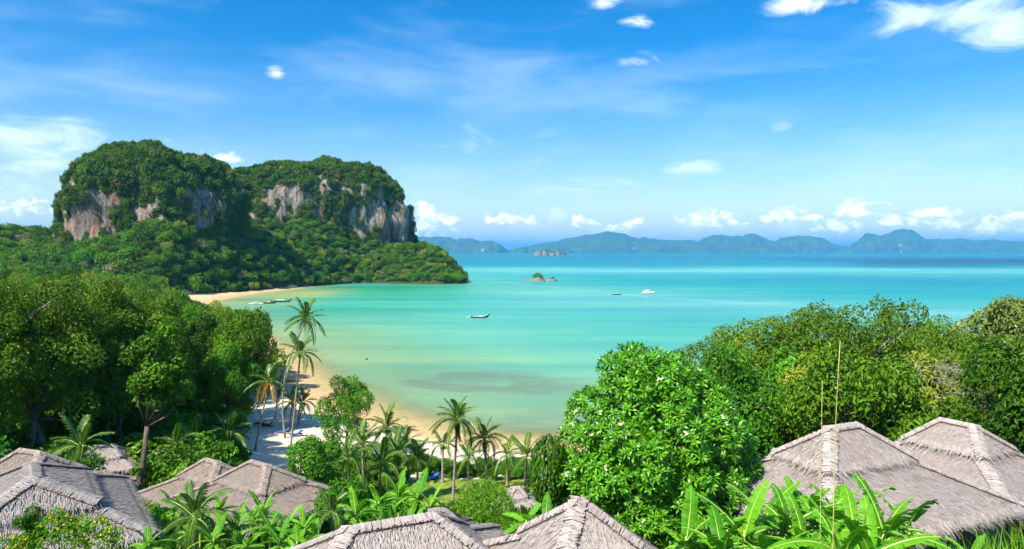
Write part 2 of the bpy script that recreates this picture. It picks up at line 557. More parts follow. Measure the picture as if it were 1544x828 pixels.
def m_sea():
    m, t, out = mat('sea_water')
    g = t.new('ShaderNodeNewGeometry').outputs['Position']
    col = t.attr('water_colour').outputs['Color']
    al = t.attr('clear').outputs['Fac']
    n = t.noise(t.mapping(g, (0.35, 1.0, 1)), 0.05, 6, 0.6, 0.4)
    n2 = t.noise(t.mapping(g, (0.12, 1.0, 1)), 0.011, 6, 0.62)
    c = t.mix(t.rng(n2, 0.40, 0.62, 0, 0.75), col, t.mix(1.0, col, (0.50, 0.84, 0.97, 1), 'MULTIPLY'))
    c = t.mix(t.rng(n, 0.46, 0.66, 0, 0.38), c, t.mix(1.0, c, (1.5, 1.22, 1.1, 1), 'MULTIPLY'))
    rn = t.noise(t.mapping(g, (0.45, 1.0, 1), (3, 8, 0)), 0.10, 7, 0.68, 0.6)
    c = t.mix(t.math('MULTIPLY', t.rng(t.math('ADD', rn, t.math('MULTIPLY', t.attr('reef').outputs['Fac'], 0.22)), 0.55, 0.80, 0, 0.75), t.attr('reef').outputs['Fac']), c, (0.13, 0.185, 0.13, 1))
    n5 = t.noise(t.mapping(g, (0.10, 1.0, 1), (5, 2, 0), (0, 0, 0.05)), 0.035, 7, 0.7, 0.3)
    c = t.mix(t.rng(n5, 0.44, 0.62, 0, 0.5), c, t.mix(1.0, c, (0.62, 0.88, 0.96, 1), 'MULTIPLY'))  # wave and wind-ripple shading painted into the water colour as streaks
    w1 = t.noise(t.mapping(g, (0.5, 1, 1), (0, 0, 0), (0, 0, 0.2)), 0.55, 5, 0.65, 0.5)
    w2 = t.noise(t.mapping(g, (0.6, 1, 1), (9, 4, 0), (0, 0, -0.35)), 2.4, 3, 0.6)
    bp = t.bump(t.math('ADD', w1, t.math('MULTIPLY', w2, 0.35)), 0.55, 0.35)
    d = t.new('ShaderNodeBsdfDiffuse')
    t.put(d.inputs[0], c)
    t.put(d.inputs['Normal'], bp)
    gl = t.new('ShaderNodeBsdfGlossy')
    gl.inputs['Roughness'].default_value = 0.16
    gl.inputs[0].default_value = (0.9, 0.95, 1, 1)
    t.put(gl.inputs['Normal'], bp)
    fr = t.new('ShaderNodeFresnel')
    fr.inputs[0].default_value = 1.33
    t.put(fr.inputs['Normal'], bp)
    mx = t.new('ShaderNodeMixShader')
    t.put(mx.inputs[0], t.math('MINIMUM', t.math('MULTIPLY', fr.outputs[0], t.rng(n2, 0.35, 0.7, 0.10, 0.42)), 0.20))
    t.l.new(d.outputs[0], mx.inputs[1])
    t.l.new(gl.outputs[0], mx.inputs[2])
    tr = t.new('ShaderNodeBsdfTransparent')
    tr.inputs[0].default_value = (0.92, 0.98, 0.95, 1)
    m2 = t.new('ShaderNodeMixShader')
    nn = t.math('MULTIPLY', t.math('SUBTRACT', n, 0.5), 0.25)
    t.put(m2.inputs[0], t.math('ADD', al, t.math('MULTIPLY', nn, t.math('MULTIPLY', al, t.math('SUBTRACT', 1.0, al))), clamp=True))
    t.l.new(mx.outputs[0], m2.inputs[1])
    t.l.new(tr.outputs[0], m2.inputs[2])
    t.l.new(m2.outputs[0], out.inputs[0])
    return m


M['sea'] = m_sea()

# ------------------------------------------------------------------ coast, terrain
COAST = np.array([(400, 175), (260, 150), (160, 128), (90, 116), (50, 110), (24, 107), (8, 105.5), (-2, 106.5), (-10, 111), (-18, 117), (-29, 128), (-37, 139), (-45, 153), (-54, 171),
                  (-70, 203), (-99, 252), (-134, 304), (-160, 350), (-174, 386), (-183, 415), (-187, 460), (-184, 520), (-175, 580), (-158, 630), (-143, 647), (-112, 640), (-80, 628), (-56, 626),
                  (-44, 648), (-48, 700), (-62, 760), (-100, 830), (-200, 900), (-400, 960), (-900, 960), (-900, -300), (400, -300)], float)


def seg_dist(P, poly):
    A = poly
    B = np.roll(poly, -1, axis=0)
    best = np.full(len(P), 1e18)
    inside = np.zeros(len(P), bool)
    for a, b in zip(A, B):
        ab = b - a
        tt = np.clip(((P - a) @ ab) / (ab @ ab), 0, 1)
        q = P - (a + tt[:, None] * ab)
        best = np.minimum(best, (q * q).sum(1))
        cond = (a[1] > P[:, 1]) != (b[1] > P[:, 1])
        with np.errstate(divide='ignore', invalid='ignore'):
            xi = (b[0] - a[0]) * (P[:, 1] - a[1]) / (b[1] - a[1]) + a[0]
        inside ^= cond & (P[:, 0] < xi)
    return np.sqrt(best) * np.where(inside, 1, -1)


FOOT_L = np.array([(-345, 528), (-340, 500), (-318, 486), (-290, 480), (-262, 480), (-240, 487), (-226, 506), (-222, 535), (-228, 575), (-262, 600), (-315, 585)], float)
FOOT_R = np.array([(-305, 650), (-285, 620), (-240, 596), (-200, 596), (-168, 604), (-138, 612), (-112, 622), (-101, 645), (-104, 690), (-140, 730), (-210, 735), (-285, 715)], float) * 1.10


def ground_z(P):
    P = np.atleast_2d(np.asarray(P, float))[:, :2]
    d = seg_dist(P, COAST)
    near = np.interp(d, [-300, -60, -12, 0, 8, 16, 30, 50, 66, 80, 90, 95, 106, 135], [-30, -9, -1.3, 0, 0.8, 1.5, 3.0, 6.4, 10.4, 14.0, 16.9, 19.6, 23.5, 27])
    far = np.interp(d, [-300, -60, -12, 0, 26, 60, 120, 250, 400], [-30, -7, -0.9, 0, 2.0, 6, 12, 20, 25])
    wgt = sstep(125, 215, P[:, 1])
    z = near * (1 - wgt) + far * wgt
    bank = 24.3 * np.exp(-((P[:, 0] - 8.6) / 3.6) ** 4 - ((P[:, 1] - 11.2) / 2.0) ** 4)
    z = np.where(bank > 3, np.maximum(z, bank), z)
    dl, dr = -seg_dist(P, FOOT_L), -seg_dist(P, FOOT_R)
    talb = np.interp(P[:, 0], [-345, -300, -270, -235, -215], [28, 30, 37, 45, 42]) * (1 - sstep(5, 100, dl))
    talr = np.interp(P[:, 0], [-280, -240, -190, -150, -120], [54, 60, 58, 44, 30]) * (1 - sstep(-6, 75, dr))
    tal = np.maximum(talb, talr)
    head = 33 * np.exp(-(((P[:, 0] + 100) / 46) ** 2 + ((P[:, 1] - 666) / 38) ** 2) ** 2)
    lim = np.maximum(0, (d - np.interp(P[:, 1], [430, 560], [27, 4])) * 1.6) * sstep(150, 250, P[:, 1])
    limh = np.maximum(0, d * 1.35 + 0.6) * sstep(560, 610, P[:, 1])
    back = 43 * sstep(-300, -380, P[:, 0]) * sstep(400, 500, P[:, 1])
    z = np.where(d > 0, np.maximum(np.maximum(z, back), np.maximum(np.minimum(tal, lim), np.minimum(head, limh))), z)
    return z


def gz(x, y):
    return float(ground_z([(x, y)])[0])


def grid_axis(parts):
    out = [parts[0][0]]
    for a, b, s in parts:
        n = max(1, int(round((b - a) / s)))
        out += list(np.linspace(a, b, n + 1)[1:])
    return np.array(out)


def sheet(xs, ys):
    X, Y = np.meshgrid(xs, ys)
    P = np.stack([X.ravel(), Y.ravel()], 1)
    nx, ny = len(xs), len(ys)
    i = np.arange(ny - 1)[:, None] * nx + np.arange(nx - 1)[None]
    Fq = np.stack([i, i + 1, i + nx + 1, i + nx], -1).reshape(-1, 4)
    return P, Fq


xs = grid_axis([(-880, -420, 16), (-420, -80, 5), (-80, 80, 2), (80, 380, 10)])
ys = grid_axis([(-120, 0, 10), (0, 180, 2), (180, 760, 5), (760, 950, 12)])
P, Fq = sheet(xs, ys)
Z = ground_z(P)
dC = seg_dist(P, COAST)
P3 = np.c_[P, Z]
bumpy = fbm(P3 * [1, 1, 0], 14.0, 3, 3.0)
Z = Z + bumpy * np.clip(dC / 40, 0, 0.6) * 0.8
tb = MB()
tb.add(np.c_[P, Z], Fq)
ter = tb.build('ground', M['ground'], smooth=True)
ter['kind'] = 'structure'
ter['label'] = 'sloping ground from the hillside down to the sandy bay'
nearbay = (P[:, 1] < 215)
beach_w = np.where(nearbay, np.interp(P[:, 0], [-75, -60, -48, -40, -20, 5, 14, 30], [8, 12, 40, 46, 31, 22, 12, 2]), np.interp(P[:, 1], [215, 330, 385, 440, 470, 520, 600, 640], [30, 22, 30, 28, 18, 8, 2, -3]))
sand = 1 - sstep(-4, 4, dC - beach_w)
sand[(dC < 1) & (P[:, 1] < 600)] = 1
sand[dC < -3] = 1
sand[P[:, 1] > 590] = 0
lawn = np.exp(-((P[:, 0] + 5) / 9.5) ** 4 - ((P[:, 1] - 73) / 11.0) ** 4)
wet = np.maximum(1 - sstep(4, 11, dC), sstep(250, 330, P[:, 1]) * 0.75)
for nm, arr in (('sand', sand), ('lawn', lawn), ('wet', wet)):
    a = ter.data.attributes.new(nm, 'FLOAT', 'POINT')
    a.data.foreach_set('value', arr.astype(np.float32))

# sea: one sheet to the horizon, colour from depth, sand banks and reef
xs = np.concatenate([-np.geomspace(300, 52000, 46)[::-1], np.linspace(-290, 190, 110), np.geomspace(200, 52000, 62)])
ys = np.concatenate([np.linspace(-2000, 60, 12), np.linspace(70, 360, 90), np.geomspace(364, 52000, 185)])
P, Fq = sheet(xs, ys)
so = -seg_dist(P, COAST)
X, Y = P[:, 0], P[:, 1]
nz = fbm(np.c_[X / (1 + np.abs(Y) / 250) * 1.0, np.log(np.maximum(Y, 20)) * 160, 0 * X], 60.0, 4, 8.0)
sh = np.array([0, 13, 38, 72, 125, 220, 380, 700])
cols = np.array([0.53, 0.70, 0.65]) * np.array([(0.62, 0.50, 0.26), (0.50, 0.53, 0.29), (0.37, 0.52, 0.31), (0.24, 0.51, 0.36), (0.165, 0.49, 0.385), (0.095, 0.44, 0.39), (0.018, 0.36, 0.385), (0.005, 0.30, 0.38)])
sn = np.maximum(0, so + nz * 9 * np.clip(so / 30, 0, 1))
sn = np.where(Y > 215, sn * 1.25, sn)
sn = np.where((Y > 600) & (X > -160), sn + 150, sn)
C = np.stack([np.interp(sn, sh, cols[:, k]) for k in range(3)], 1)


def lay(mask, col):
    global C
    C = C * (1 - mask[:, None]) + np.array(col) * mask[:, None]


lx = X / np.maximum(Y, 1)
# green weed water under the headland, and the tan shallow by the far beach
lay(np.exp(-((X + 112) / 78) ** 2 - ((Y - 545) / 105) ** 2) * 0.88, (0.008, 0.235, 0.125))
lay(np.exp(-((X + 92) / 42) ** 2 - ((Y - 370) / 85) ** 2) * 0.55, (0.02, 0.29, 0.20))
lay(np.exp(-((X + 152) / 26) ** 2 - ((Y - 480) / 70) ** 2) * 0.8, (0.32, 0.34, 0.11))
lay(np.exp(-((X + 95) / 30) ** 2 - ((Y - 600) / 14) ** 2) * 0.5, (0.08, 0.32, 0.15))
# reef in the shallows
ree0 = np.exp(-((X + 6) / 27) ** 4 - ((Y - 156 + 0.15 * X) / 17) ** 4)
ree1 = np.exp(-((X - 12) / 16) ** 4 - ((Y - 121) / 8) ** 4) * 0.75
ree = np.exp(-((X + 6) / 22) ** 4 - ((Y - 156 + 0.15 * X) / 12) ** 2) * np.clip(0.6 + nz * 1.6, 0, 1)
lay(ree * 0.25, (0.12, 0.175, 0.135))
lay(np.exp(-((X - 9) / 12) ** 2 - ((Y - 122) / 7) ** 2) * np.clip(0.5 + nz * 1.5, 0, 1) * 0.45, (0.18, 0.26, 0.18))
# sand bank: pale strip well out, deep water beyond, a darker blue patch to the right
ly = np.log(np.maximum(Y, 10))
wob = nz * 0.10
lay(np.exp(-((ly - math.log(1120) + 0.1 * np.clip(lx, -1, 1) + wob) / 0.20) ** 2) * sstep(-0.3, 0.0, lx) * 0.9, (0.13, 0.40, 0.36))
lay(np.exp(-((ly - math.log(455) + wob + 0.55 * np.clip(lx, -.1, 1)) / 0.22) ** 2) * sstep(-0.1, 0.08, lx) * 0.65, (0.14, 0.37, 0.33))
lay(sstep(math.log(1500), math.log(2300), ly + wob) * 0.85, (0.006, 0.17, 0.22))
lay(np.exp(-((ly - math.log(2300) + wob) / 0.50) ** 2) * sstep(0.30, 0.62, lx + nz * 0.2) * 0.9, (0.003, 0.055, 0.13))
lay(np.exp(-((ly - math.log(3300) + wob) / 0.14) ** 2) * sstep(0.0, 0.25, lx) * 0.6, (0.006, 0.14, 0.20))
# drift line of pale water from the islet to the right
pl = np.interp(lx, [-0.06, 0.0, 0.08, 0.2, 0.35, 0.6], [760, 640, 555, 445, 395, 330])
lay(np.exp(-((Y - pl) / (pl * 0.018)) ** 2) * sstep(-0.06, 0.0, lx) * 0.42, (0.20, 0.43, 0.42))
clear = 1 - sstep(0.3, 15, sn)
clear = 0.15 + 0.85 * clear
clear = np.where(sn > 26, 0.15 * (1 - sstep(26, 70, sn)), clear)
clear = np.where(Y > 590, np.minimum(clear, 0.2), clear)
tb = MB()
tb.add(np.c_[P, 0 * X], Fq)
sea = tb.build('sea', M['sea'], smooth=True)
sea['kind'] = 'structure'
sea['label'] = 'calm turquoise sea filling the bay'
a = sea.data.attributes.new('water_colour', 'FLOAT_COLOR', 'POINT')
a.data.foreach_set('color', np.c_[C, np.ones(len(C))].astype(np.float32).ravel())
a = sea.data.attributes.new('reef', 'FLOAT', 'POINT')
a.data.foreach_set('value', np.maximum(ree0, ree1).astype(np.float32))
a = sea.data.attributes.new('clear', 'FLOAT', 'POINT')
a.data.foreach_set('value', clear.astype(np.float32))


# ------------------------------------------------------------------ limestone blocks
def closed_curve(pts, n):
    k = len(pts)
    out = []
    for u in np.linspace(0, k, n, endpoint=False):
        i = int(u)
        f = u - i
        p0, p1, p2, p3 = (pts[(i + j - 1) % k] for j in range(4))
        out.append(0.5 * ((2 * p1) + (-p0 + p2) * f + (2 * p0 - 5 * p1 + 4 * p2 - p3) * f ** 2 + (-p0 + 3 * p1 - 3 * p2 + p3) * f ** 3))
    return np.array(out)


def karst(name, foot, prof, zscale, seed, label):
    M_, L_ = 230, 84
    ring = closed_curve(foot, M_)
    c = foot.mean(0)
    zz = np.concatenate([np.linspace(prof[0][0], prof[-3][0], L_ - 26), np.linspace(prof[-3][0], prof[-1][0], 27)[1:]])
    s = np.interp(zz, [p[0] for p in prof], [p[1] for p in prof])
    V = np.empty((len(zz), M_, 3))
    V[..., 0] = c[0] + (ring[None, :, 0] - c[0]) * s[:, None]
    V[..., 1] = c[1] + (ring[None, :, 1] - c[1]) * s[:, None]
    V[..., 2] = zz[:, None]
    V = V.reshape(-1, 3)
    k = zscale(V[:, 0], V[:, 1])
    V[:, 2] = np.where(V[:, 2] > 20, 20 + (V[:, 2] - 20) * k, V[:, 2])
    rad = np.c_[V[:, :2] - c, np.zeros(len(V))]
    ln = np.linalg.norm(rad, axis=1, keepdims=True)
    rad = rad / (ln + 1e-6)
    amp = np.clip(ln[:, 0] / 25, 0, 1)
    d = fbm(V * [1, 1, 0.5], 42.0, 3, seed) * 13 + fbm(V * [1, 1, 0.35], 13.0, 4, seed + 4) * 4.2 + fbm(V * [1, 1, 0.22], 4.5, 3, seed + 9) * 1.6
    V += rad * (d * amp)[:, None]
    V[:, 2] += fbm(V * [1, 1, 0], 24.0, 4, seed + 2) * 8.0 * sstep(55, 90, V[:, 2])
    nz_ = len(zz)
    i = np.arange(nz_ - 1)[:, None] * M_
    j = np.arange(M_)[None]
    kk = (j + 1) % M_
    Fq = np.stack([i + j, i + kk, i + M_ + kk, i + M_ + j], -1).reshape(-1, 4)
    b = MB()
    b.add(V, Fq)
    o = b.build(name, M['rock'], smooth=True)
    o['kind'] = 'structure'
    o['label'] = label
    return o, V, Fq


prof_l = [(0, 1.0), (40, 1.0), (60, 1.01), (72, 1.0), (82, 0.94), (92, 0.84), (101, 0.68), (107, 0.48), (110.5, 0.25), (111.5, 0.0)]
prof_r = [(0, 1.0), (40, 1.0), (65, 1.0), (80, 0.985), (93, 0.93), (103, 0.83), (111, 0.67), (115.5, 0.46), (118, 0.24), (119, 0.0)]
kl, VL, FL = karst('limestone_hill', FOOT_L, prof_l, lambda x, y: np.interp(x, [-345, -318, -285, -250, -225], [0.84, 0.90, 0.955, 0.93, 0.86]), 1.3,
                   'forest-topped limestone hill with grey and rust cliffs, behind the woods')
kr, VR, FR = karst('limestone_hill', FOOT_R, prof_r, lambda x, y: np.interp(x, [-330, -291, -253, -187, -143, -111], [0.98, 0.96, 0.98, 1.0, 1.01, 0.92]), 5.7,
                   'limestone hill with a pale cliff end above the wooded headland')

# ------------------------------------------------------------------ islands far across the water
def island(label, D, sky_pts, depth=0.5, seed=0.0, rock=None, steep=0.55, group='islands far across the water'):
    """ridge heights read at photograph columns, turned into a real hill of its own size at depth D"""
    pts = [at(px, py, D) for px, py in sky_pts]
    xs_ = np.array([p.x for p in pts])
    hs_ = np.maximum(0.0, np.array([p.z for p in pts]))
    n, mrow = 110, 26
    u = np.linspace(xs_[0], xs_[-1], n)
    h = np.interp(u, xs_, hs_)
    W_ = (xs_[-1] - xs_[0]) * depth
    v = np.linspace(-1, 1, mrow)
    U, Vv = np.meshgrid(u, v)
    taper = np.clip(np.minimum((U - xs_[0]), (xs_[-1] - U)) / (0.12 * (xs_[-1] - xs_[0])) + 0.25, 0.25, 1)
    prof = np.clip(1 - np.abs(Vv) ** 2.4, 0, 1) ** steep
    Pn = np.c_[U.ravel(), (Vv * W_).ravel(), np.zeros(U.size)]
    hm = max(hs_)
    q = fbm(Pn, hm * 1.1, 4, seed).reshape(U.shape)
    Zi = np.interp(U, xs_, hs_) * prof * (1 + 0.10 * q - 0.05) + q * hm * 0.07 + fbm(Pn, hm * 0.35, 3, seed + 7).reshape(U.shape) * hm * 0.05 * prof
    Zi[0] = Zi[-1] = -hm * 0.05
    Zi[:, 0] = Zi[:, -1] = -hm * 0.05
    Yi = D + Vv * W_ * taper * (1 + 0.15 * q)
    b = MB()
    i = np.arange(mrow - 1)[:, None] * n + np.arange(n - 1)[None]
    b.add(np.c_[U.ravel(), Yi.ravel(), Zi.ravel()], np.stack([i, i + 1, i + n + 1, i + n], -1).reshape(-1, 4))
    o = b.build('far_island', rock or M['far'], smooth=True)
    o['kind'] = 'structure'
    o['label'] = label
    o['group'] = group
    return o


island('long low wooded island beyond the headland', 15600, [(560, 376), (590, 362), (625, 358), (650, 356), (668, 358), (690, 362), (705, 360), (725, 364), (745, 364), (757, 370), (764, 376), (770, 383)], 0.25, 1)
island('small round island at the end of the long low island', 15120, [(766, 383), (770, 377), (778, 374), (785, 374), (791, 371), (795, 374), (796, 383)], 0.4, 2)
island('pale conical mountain far behind the islets', 17000, [(755, 379), (800, 372), (840, 364), (868, 358), (890, 353), (915, 348.5), (935, 353), (955, 360), (975, 358), (1000, 364), (1040, 363), (1080, 368), (1130, 370), (1190, 378)], 0.25, 3)
island('dark low islet behind the rocky stacks', 14400, [(815, 383), (826, 375), (840, 371), (852, 373), (860, 377), (863, 383)], 0.4, 4)
island('flat low islet beside the rocky stacks', 14880, [(872, 383), (878, 375), (890, 373), (902, 375), (910, 383)], 0.4, 5)
island('low wooded shore joining the round hills', 18000, [(930, 383), (940, 374), (965, 370), (985, 371), (1005, 368), (1030, 369), (1050, 370), (1080, 374)], 0.3, 6)
island('round wooded hill island with pale cliffs on its flank', 16800, [(1038, 383), (1050, 372), (1058, 360), (1075, 355), (1098, 353), (1118, 356), (1135, 353), (1150, 356), (1164, 364), (1172, 378), (1176, 383)], 0.3, 7)
island('low rounded wooded hill between the two taller islands', 17280, [(1150, 383), (1166, 366), (1185, 358), (1208, 355), (1228, 358), (1245, 366), (1262, 373), (1300, 377), (1320, 383)], 0.3, 8)
island('tallest steep island with a notched summit', 16320, [(1286, 383), (1294, 371), (1303, 361), (1312, 351), (1322, 353), (1335, 354), (1345, 350), (1357, 346), (1368, 347), (1378, 354), (1388, 362), (1400, 371), (1410, 383)], 0.3, 9)
island('long broken ridge island with pale cliff faces', 16800, [(1385, 383), (1393, 368), (1408, 360), (1425, 364), (1438, 360), (1455, 363), (1480, 362), (1500, 364), (1520, 362), (1540, 368), (1580, 366), (1640, 372), (1680, 383)], 0.25, 10)
island('low blue shore behind the headland', 21600, [(300, 381), (380, 372), (450, 370), (560, 368), (640, 372), (700, 383)], 0.2, 11)

# ------------------------------------------------------------------ plants
def leaf_quads(b, P, N, Dv, L, W, tint, mat=0, fold=0.18):
    """one folded quad per leaf: base, side, tip, side"""
    Dv = unit(Dv - N * (Dv * N).sum(1, keepdims=True))
    S = np.cross(N, Dv)
    L = np.broadcast_to(L, (len(P),))[:, None]
    W = np.broadcast_to(W, (len(P),))[:, None]
    a = P - Dv * L * 0.5
    t_ = P + Dv * L * 0.5 - N * L * fold
    l = P + S * W * 0.5 + N * L * fold * 0.6
    r = P - S * W * 0.5 + N * L * fold * 0.6
    V = np.stack([a, r, t_, l], 1).reshape(-1, 3)
    b.add(V, np.arange(len(V)).reshape(-1, 4), np.repeat(np.broadcast_to(tint, (len(P),)), 4), mat)


def lobes_crown(seed, R_, H_, nl, nleaf, leaf, lobe=(0.26, 0.42), aspect=0.5, under=-0.35, jitter=0.25, upb=0.45, flatten=1.0, core=0.55, open_=0.0):
    """leaves on the skins of many overlapping clumps: uneven outline, dark gaps, light and dark clumps"""
    r = np.random.default_rng(seed)
    dirs = []
    while len(dirs) < nl:
        u = sph(1, r)[0]
        if u[2] > under:
            dirs.append(u)
    dirs = np.array(dirs)
    rad = R_ * r.uniform(*lobe, nl)
    cen = dirs * np.array([R_, R_, H_]) * r.uniform(core, 1.03 if lobe[0] > 0.15 else 0.93, (nl, 1)) * np.clip(1 - rad[:, None] / R_ * 0.55, 0.3, 1)
    cen[:, 2] += r.normal(0, 0.08 * H_, nl)
    if lobe[0] < 0.15:
        cen[:, 2] = np.minimum(cen[:, 2], 0.72 * H_ + r.uniform(-0.06, 0.06, nl) * H_)
    b = MB()
    per = (nleaf * rad ** 2 / (rad ** 2).sum()).astype(int)
    for c, q, k in zip(cen, rad, per):
        k2 = int(k * 1.35) + 2
        u = sph(k2, r)
        u = u[(u[:, 2] > -0.45) | (r.random(k2) < 0.25)]
        p = c + u * np.array([q, q, q * flatten]) * (1 - jitter * r.random((len(u), 1)) ** 1.5) + r.normal(0, leaf * 0.35, (len(u), 3))
        dn = np.linalg.norm((p[:, None] - cen[None]) / rad[None, :, None], axis=2).min(1)
        keep = dn > 0.62
        if open_:
            keep &= r.random(len(u)) > open_
        u, p = u[keep], p[keep]
        n = unit(u * 0.65 + np.array([0, 0, upb]) + r.normal(0, 0.42, u.shape))
        dv = unit(r.normal(size=u.shape) + u * 0.6 - np.array([0, 0, 0.3]))
        ls = leaf * r.uniform(0.7, 1.35, len(u))
        lt = np.clip(0.35 + r.normal(0, 0.2, len(u)) + r.normal(0, 0.19), 0, 1)
        leaf_quads(b, p, n, dv, ls, ls * aspect, lt)
    return b, cen, rad


def limbs(b, base, cen, rad, r0, seed, mat=0, fork=0.4, n=9):
    r = np.random.default_rng(seed)
    base = np.asarray(base, float)
    top = cen.mean(0)
    fk = base + (top - base) * fork
    fk[:2] += r.normal(0, 0.25, 2) * r0 * 2
    mid = (base + fk) / 2 + np.r_[r.normal(0, r0 * 0.8, 2), 0]
    b.tube([base - [0, 0, 0.6], base, mid, fk], [r0 * 1.5, r0 * 1.25, r0 * 0.95, r0 * 0.8], 8, mat=mat)
    for i in r.permutation(len(cen))[:n]:
        e = cen[i]
        m1 = fk + (e - fk) * 0.45 + r.normal(0, 0.12, 3) * np.linalg.norm(e - fk)
        b.tube([fk, m1, e], [r0 * 0.5, r0 * 0.3, r0 * 0.08], 5, mat=mat)
        for k in range(2):
            e2 = e + unit(r.normal(size=3)) * rad[i] * 0.85
            b.tube([m1, (m1 + e2) / 2 + r.normal(0, 0.1, 3) * rad[i], e2], [r0 * 0.2, r0 * 0.14, r0 * 0.04], 4, mat=mat)


# single-mesh trees for the hills (too small in the photograph to show parts)
def far_tree(seed, R_, H_, nl, nleaf, leaf, leafmat, trunk=5.0, **kw):
    b, cen, rad = lobes_crown(seed, R_, H_, nl, nleaf, leaf, **kw)
    w_ = MB()
    w_.merge(b, 0, lambda V: V + [0, 0, trunk])
    t_ = MB()
    t_.tube([(0, 0, -1.5), (0.15, 0, trunk * 0.6), (0, 0.1, trunk + H_ * 0.2)], [0.32, 0.24, 0.14], 6)
    return w_.mesh('crown', [leafmat]), t_.mesh('trunk', [M['bark_pale']], True)


HILL = [far_tree(100 + i, 4.6, 4.0, 10, 760, 1.05, M['leaf_hill'], 4.0, lobe=(0.3, 0.5), jitter=0.15) for i in range(4)] + \
       [far_tree(110 + i, 5.2, 3.4, 18, 1000, 0.9, M['leaf_bright' if i == 0 else 'leaf_hill'], 4.0, flatten=0.75) for i in range(2)] + \
       [far_tree(118, 4.8, 3.4, 16, 900, 0.9, M['leaf_blossom'], 4.0, flatten=0.8)]
TOPS = [far_tree(130 + i, 3.2, 2.6, 7, 420, 0.9, M['leaf_karst'], 1.0, lobe=(0.32, 0.55), jitter=0.15) for i in range(4)] + [far_tree(136, 2.7, 3.3, 10, 480, 0.75, M['leaf_forest'], 1.2)]
VINE = [far_tree(140 + i, 2.0, 2.8, 8, 300, 0.7, M['leaf_karst'], 0.3) for i in range(2)]


def proto_collection(name, meshes):
    c = bpy.data.collections.new(name)
    for i, me in enumerate(meshes):
        me = me[0] if isinstance(me, tuple) else me
        o = bpy.data.objects.new('%s_%02d' % (name, i), me)
        c.objects.link(o)
    return c


def scatter_stuff(name, pts, scl, rot, idx, coll, label, cat=None):
    """points carrying size, turn and kind; a node group puts one plant on each"""
    me = bpy.data.meshes.new(name)
    pts = np.asarray(pts, float)
    me.vertices.add(len(pts))
    me.vertices.foreach_set('co', pts.ravel())
    for nm, typ, arr in (('pscale', 'FLOAT', scl), ('pindex', 'INT', idx)):
        a_ = me.attributes.new(nm, typ, 'POINT')
        a_.data.foreach_set('value', np.asarray(arr, np.float32 if typ == 'FLOAT' else np.int32))
    a_ = me.attributes.new('prot', 'FLOAT_VECTOR', 'POINT')
    a_.data.foreach_set('vector', np.asarray(rot, np.float32).ravel())
    o = obj(name, me, None, 'stuff')
    o['label'] = label
    ng = bpy.data.node_groups.new(name + '_nodes', 'GeometryNodeTree')
    ng.interface.new_socket('Geometry', in_out='INPUT', socket_type='NodeSocketGeometry')
    ng.interface.new_socket('Geometry', in_out='OUTPUT', socket_type='NodeSocketGeometry')
    t = ng.nodes
    gi, go = t.new('NodeGroupInput'), t.new('NodeGroupOutput')
    ci = t.new('GeometryNodeCollectionInfo')
    ci.inputs['Collection'].default_value = coll
    ci.inputs['Separate Children'].default_value = True
    ci.inputs['Reset Children'].default_value = True
    ip = t.new('GeometryNodeInstanceOnPoints')
    ip.inputs['Pick Instance'].default_value = True

    def na(nm, typ):
        n_ = t.new('GeometryNodeInputNamedAttribute')
        n_.data_type = typ
        n_.inputs['Name'].default_value = nm
        return n_.outputs[0]
    L_ = ng.links.new
    L_(gi.outputs[0], ip.inputs['Points'])
    L_(ci.outputs[0], ip.inputs['Instance'])
    L_(na('pindex', 'INT'), ip.inputs['Instance Index'])
    L_(na('prot', 'FLOAT_VECTOR'), ip.inputs['Rotation'])
    L_(na('pscale', 'FLOAT'), ip.inputs['Scale'])
    L_(ip.outputs[0], go.inputs[0])
    md = o.modifiers.new('plants', 'NODES')
    md.node_group = ng
    return o


def thin(P, dmin, key=None):
    """keep points at least dmin apart (grid hash)"""
    cell, out = {}, []
    for i in range(len(P)):
        dm = dmin[i] if hasattr(dmin, '__len__') else dmin
        g = (int(P[i][0] // 4), int(P[i][1] // 4))
        ok = True
        for a_ in range(-3, 4):
            for b_ in range(-3, 4):
                for q in cell.get((g[0] + a_, g[1] + b_), ()):
                    if (P[q][0] - P[i][0]) ** 2 + (P[q][1] - P[i][1]) ** 2 < dm * dm:
                        ok = False
                        break
                if not ok:
                    break
            if not ok:
                break
        if ok:
            cell.setdefault(g, []).append(i)
            out.append(i)
    return np.array(out, int)


def in_view(P, m=60):
    u = CX + P[:, 0] / np.maximum(P[:, 1], 1) * F_PX
    return (P[:, 1] > 3) & (u > -m - 60) & (u < 1544 + m + 60)


# bare rock: cliff faces of the two blocks, as real places on them
BARE = [(at(122, 330, 488), (21, 22, 17)), (at(155, 308, 486), (14, 20, 12)), (at(100, 345, 494), (10, 22, 12)), (at(220, 325, 484), (5, 20, 9)), (at(308, 292, 500), (13, 28, 14)), (at(320, 315, 500), (12, 28, 17)),
        (at(425, 296, 660), (26, 26, 12)), (at(552, 325, 684), (11, 22, 14)), (at(577, 330, 686), (19, 26, 30)), (at(601, 340, 698), (14, 26, 24)), (at(588, 352, 690), (13, 26, 13))]


def surf_points(V, Fq, n, r):
    A, B_, C_, D_ = (V[Fq[:, k]] for k in range(4))
    nr = np.cross(C_ - A, D_ - B_)
    ar = np.linalg.norm(nr, axis=1)
    i = r.choice(len(Fq), n, p=ar / ar.sum())
    u, v = r.random((2, n, 1))
    p = (A[i] * (1 - u) + B_[i] * u) * (1 - v) + (D_[i] * (1 - u) + C_[i] * u) * v
    return p, unit(nr)[i]


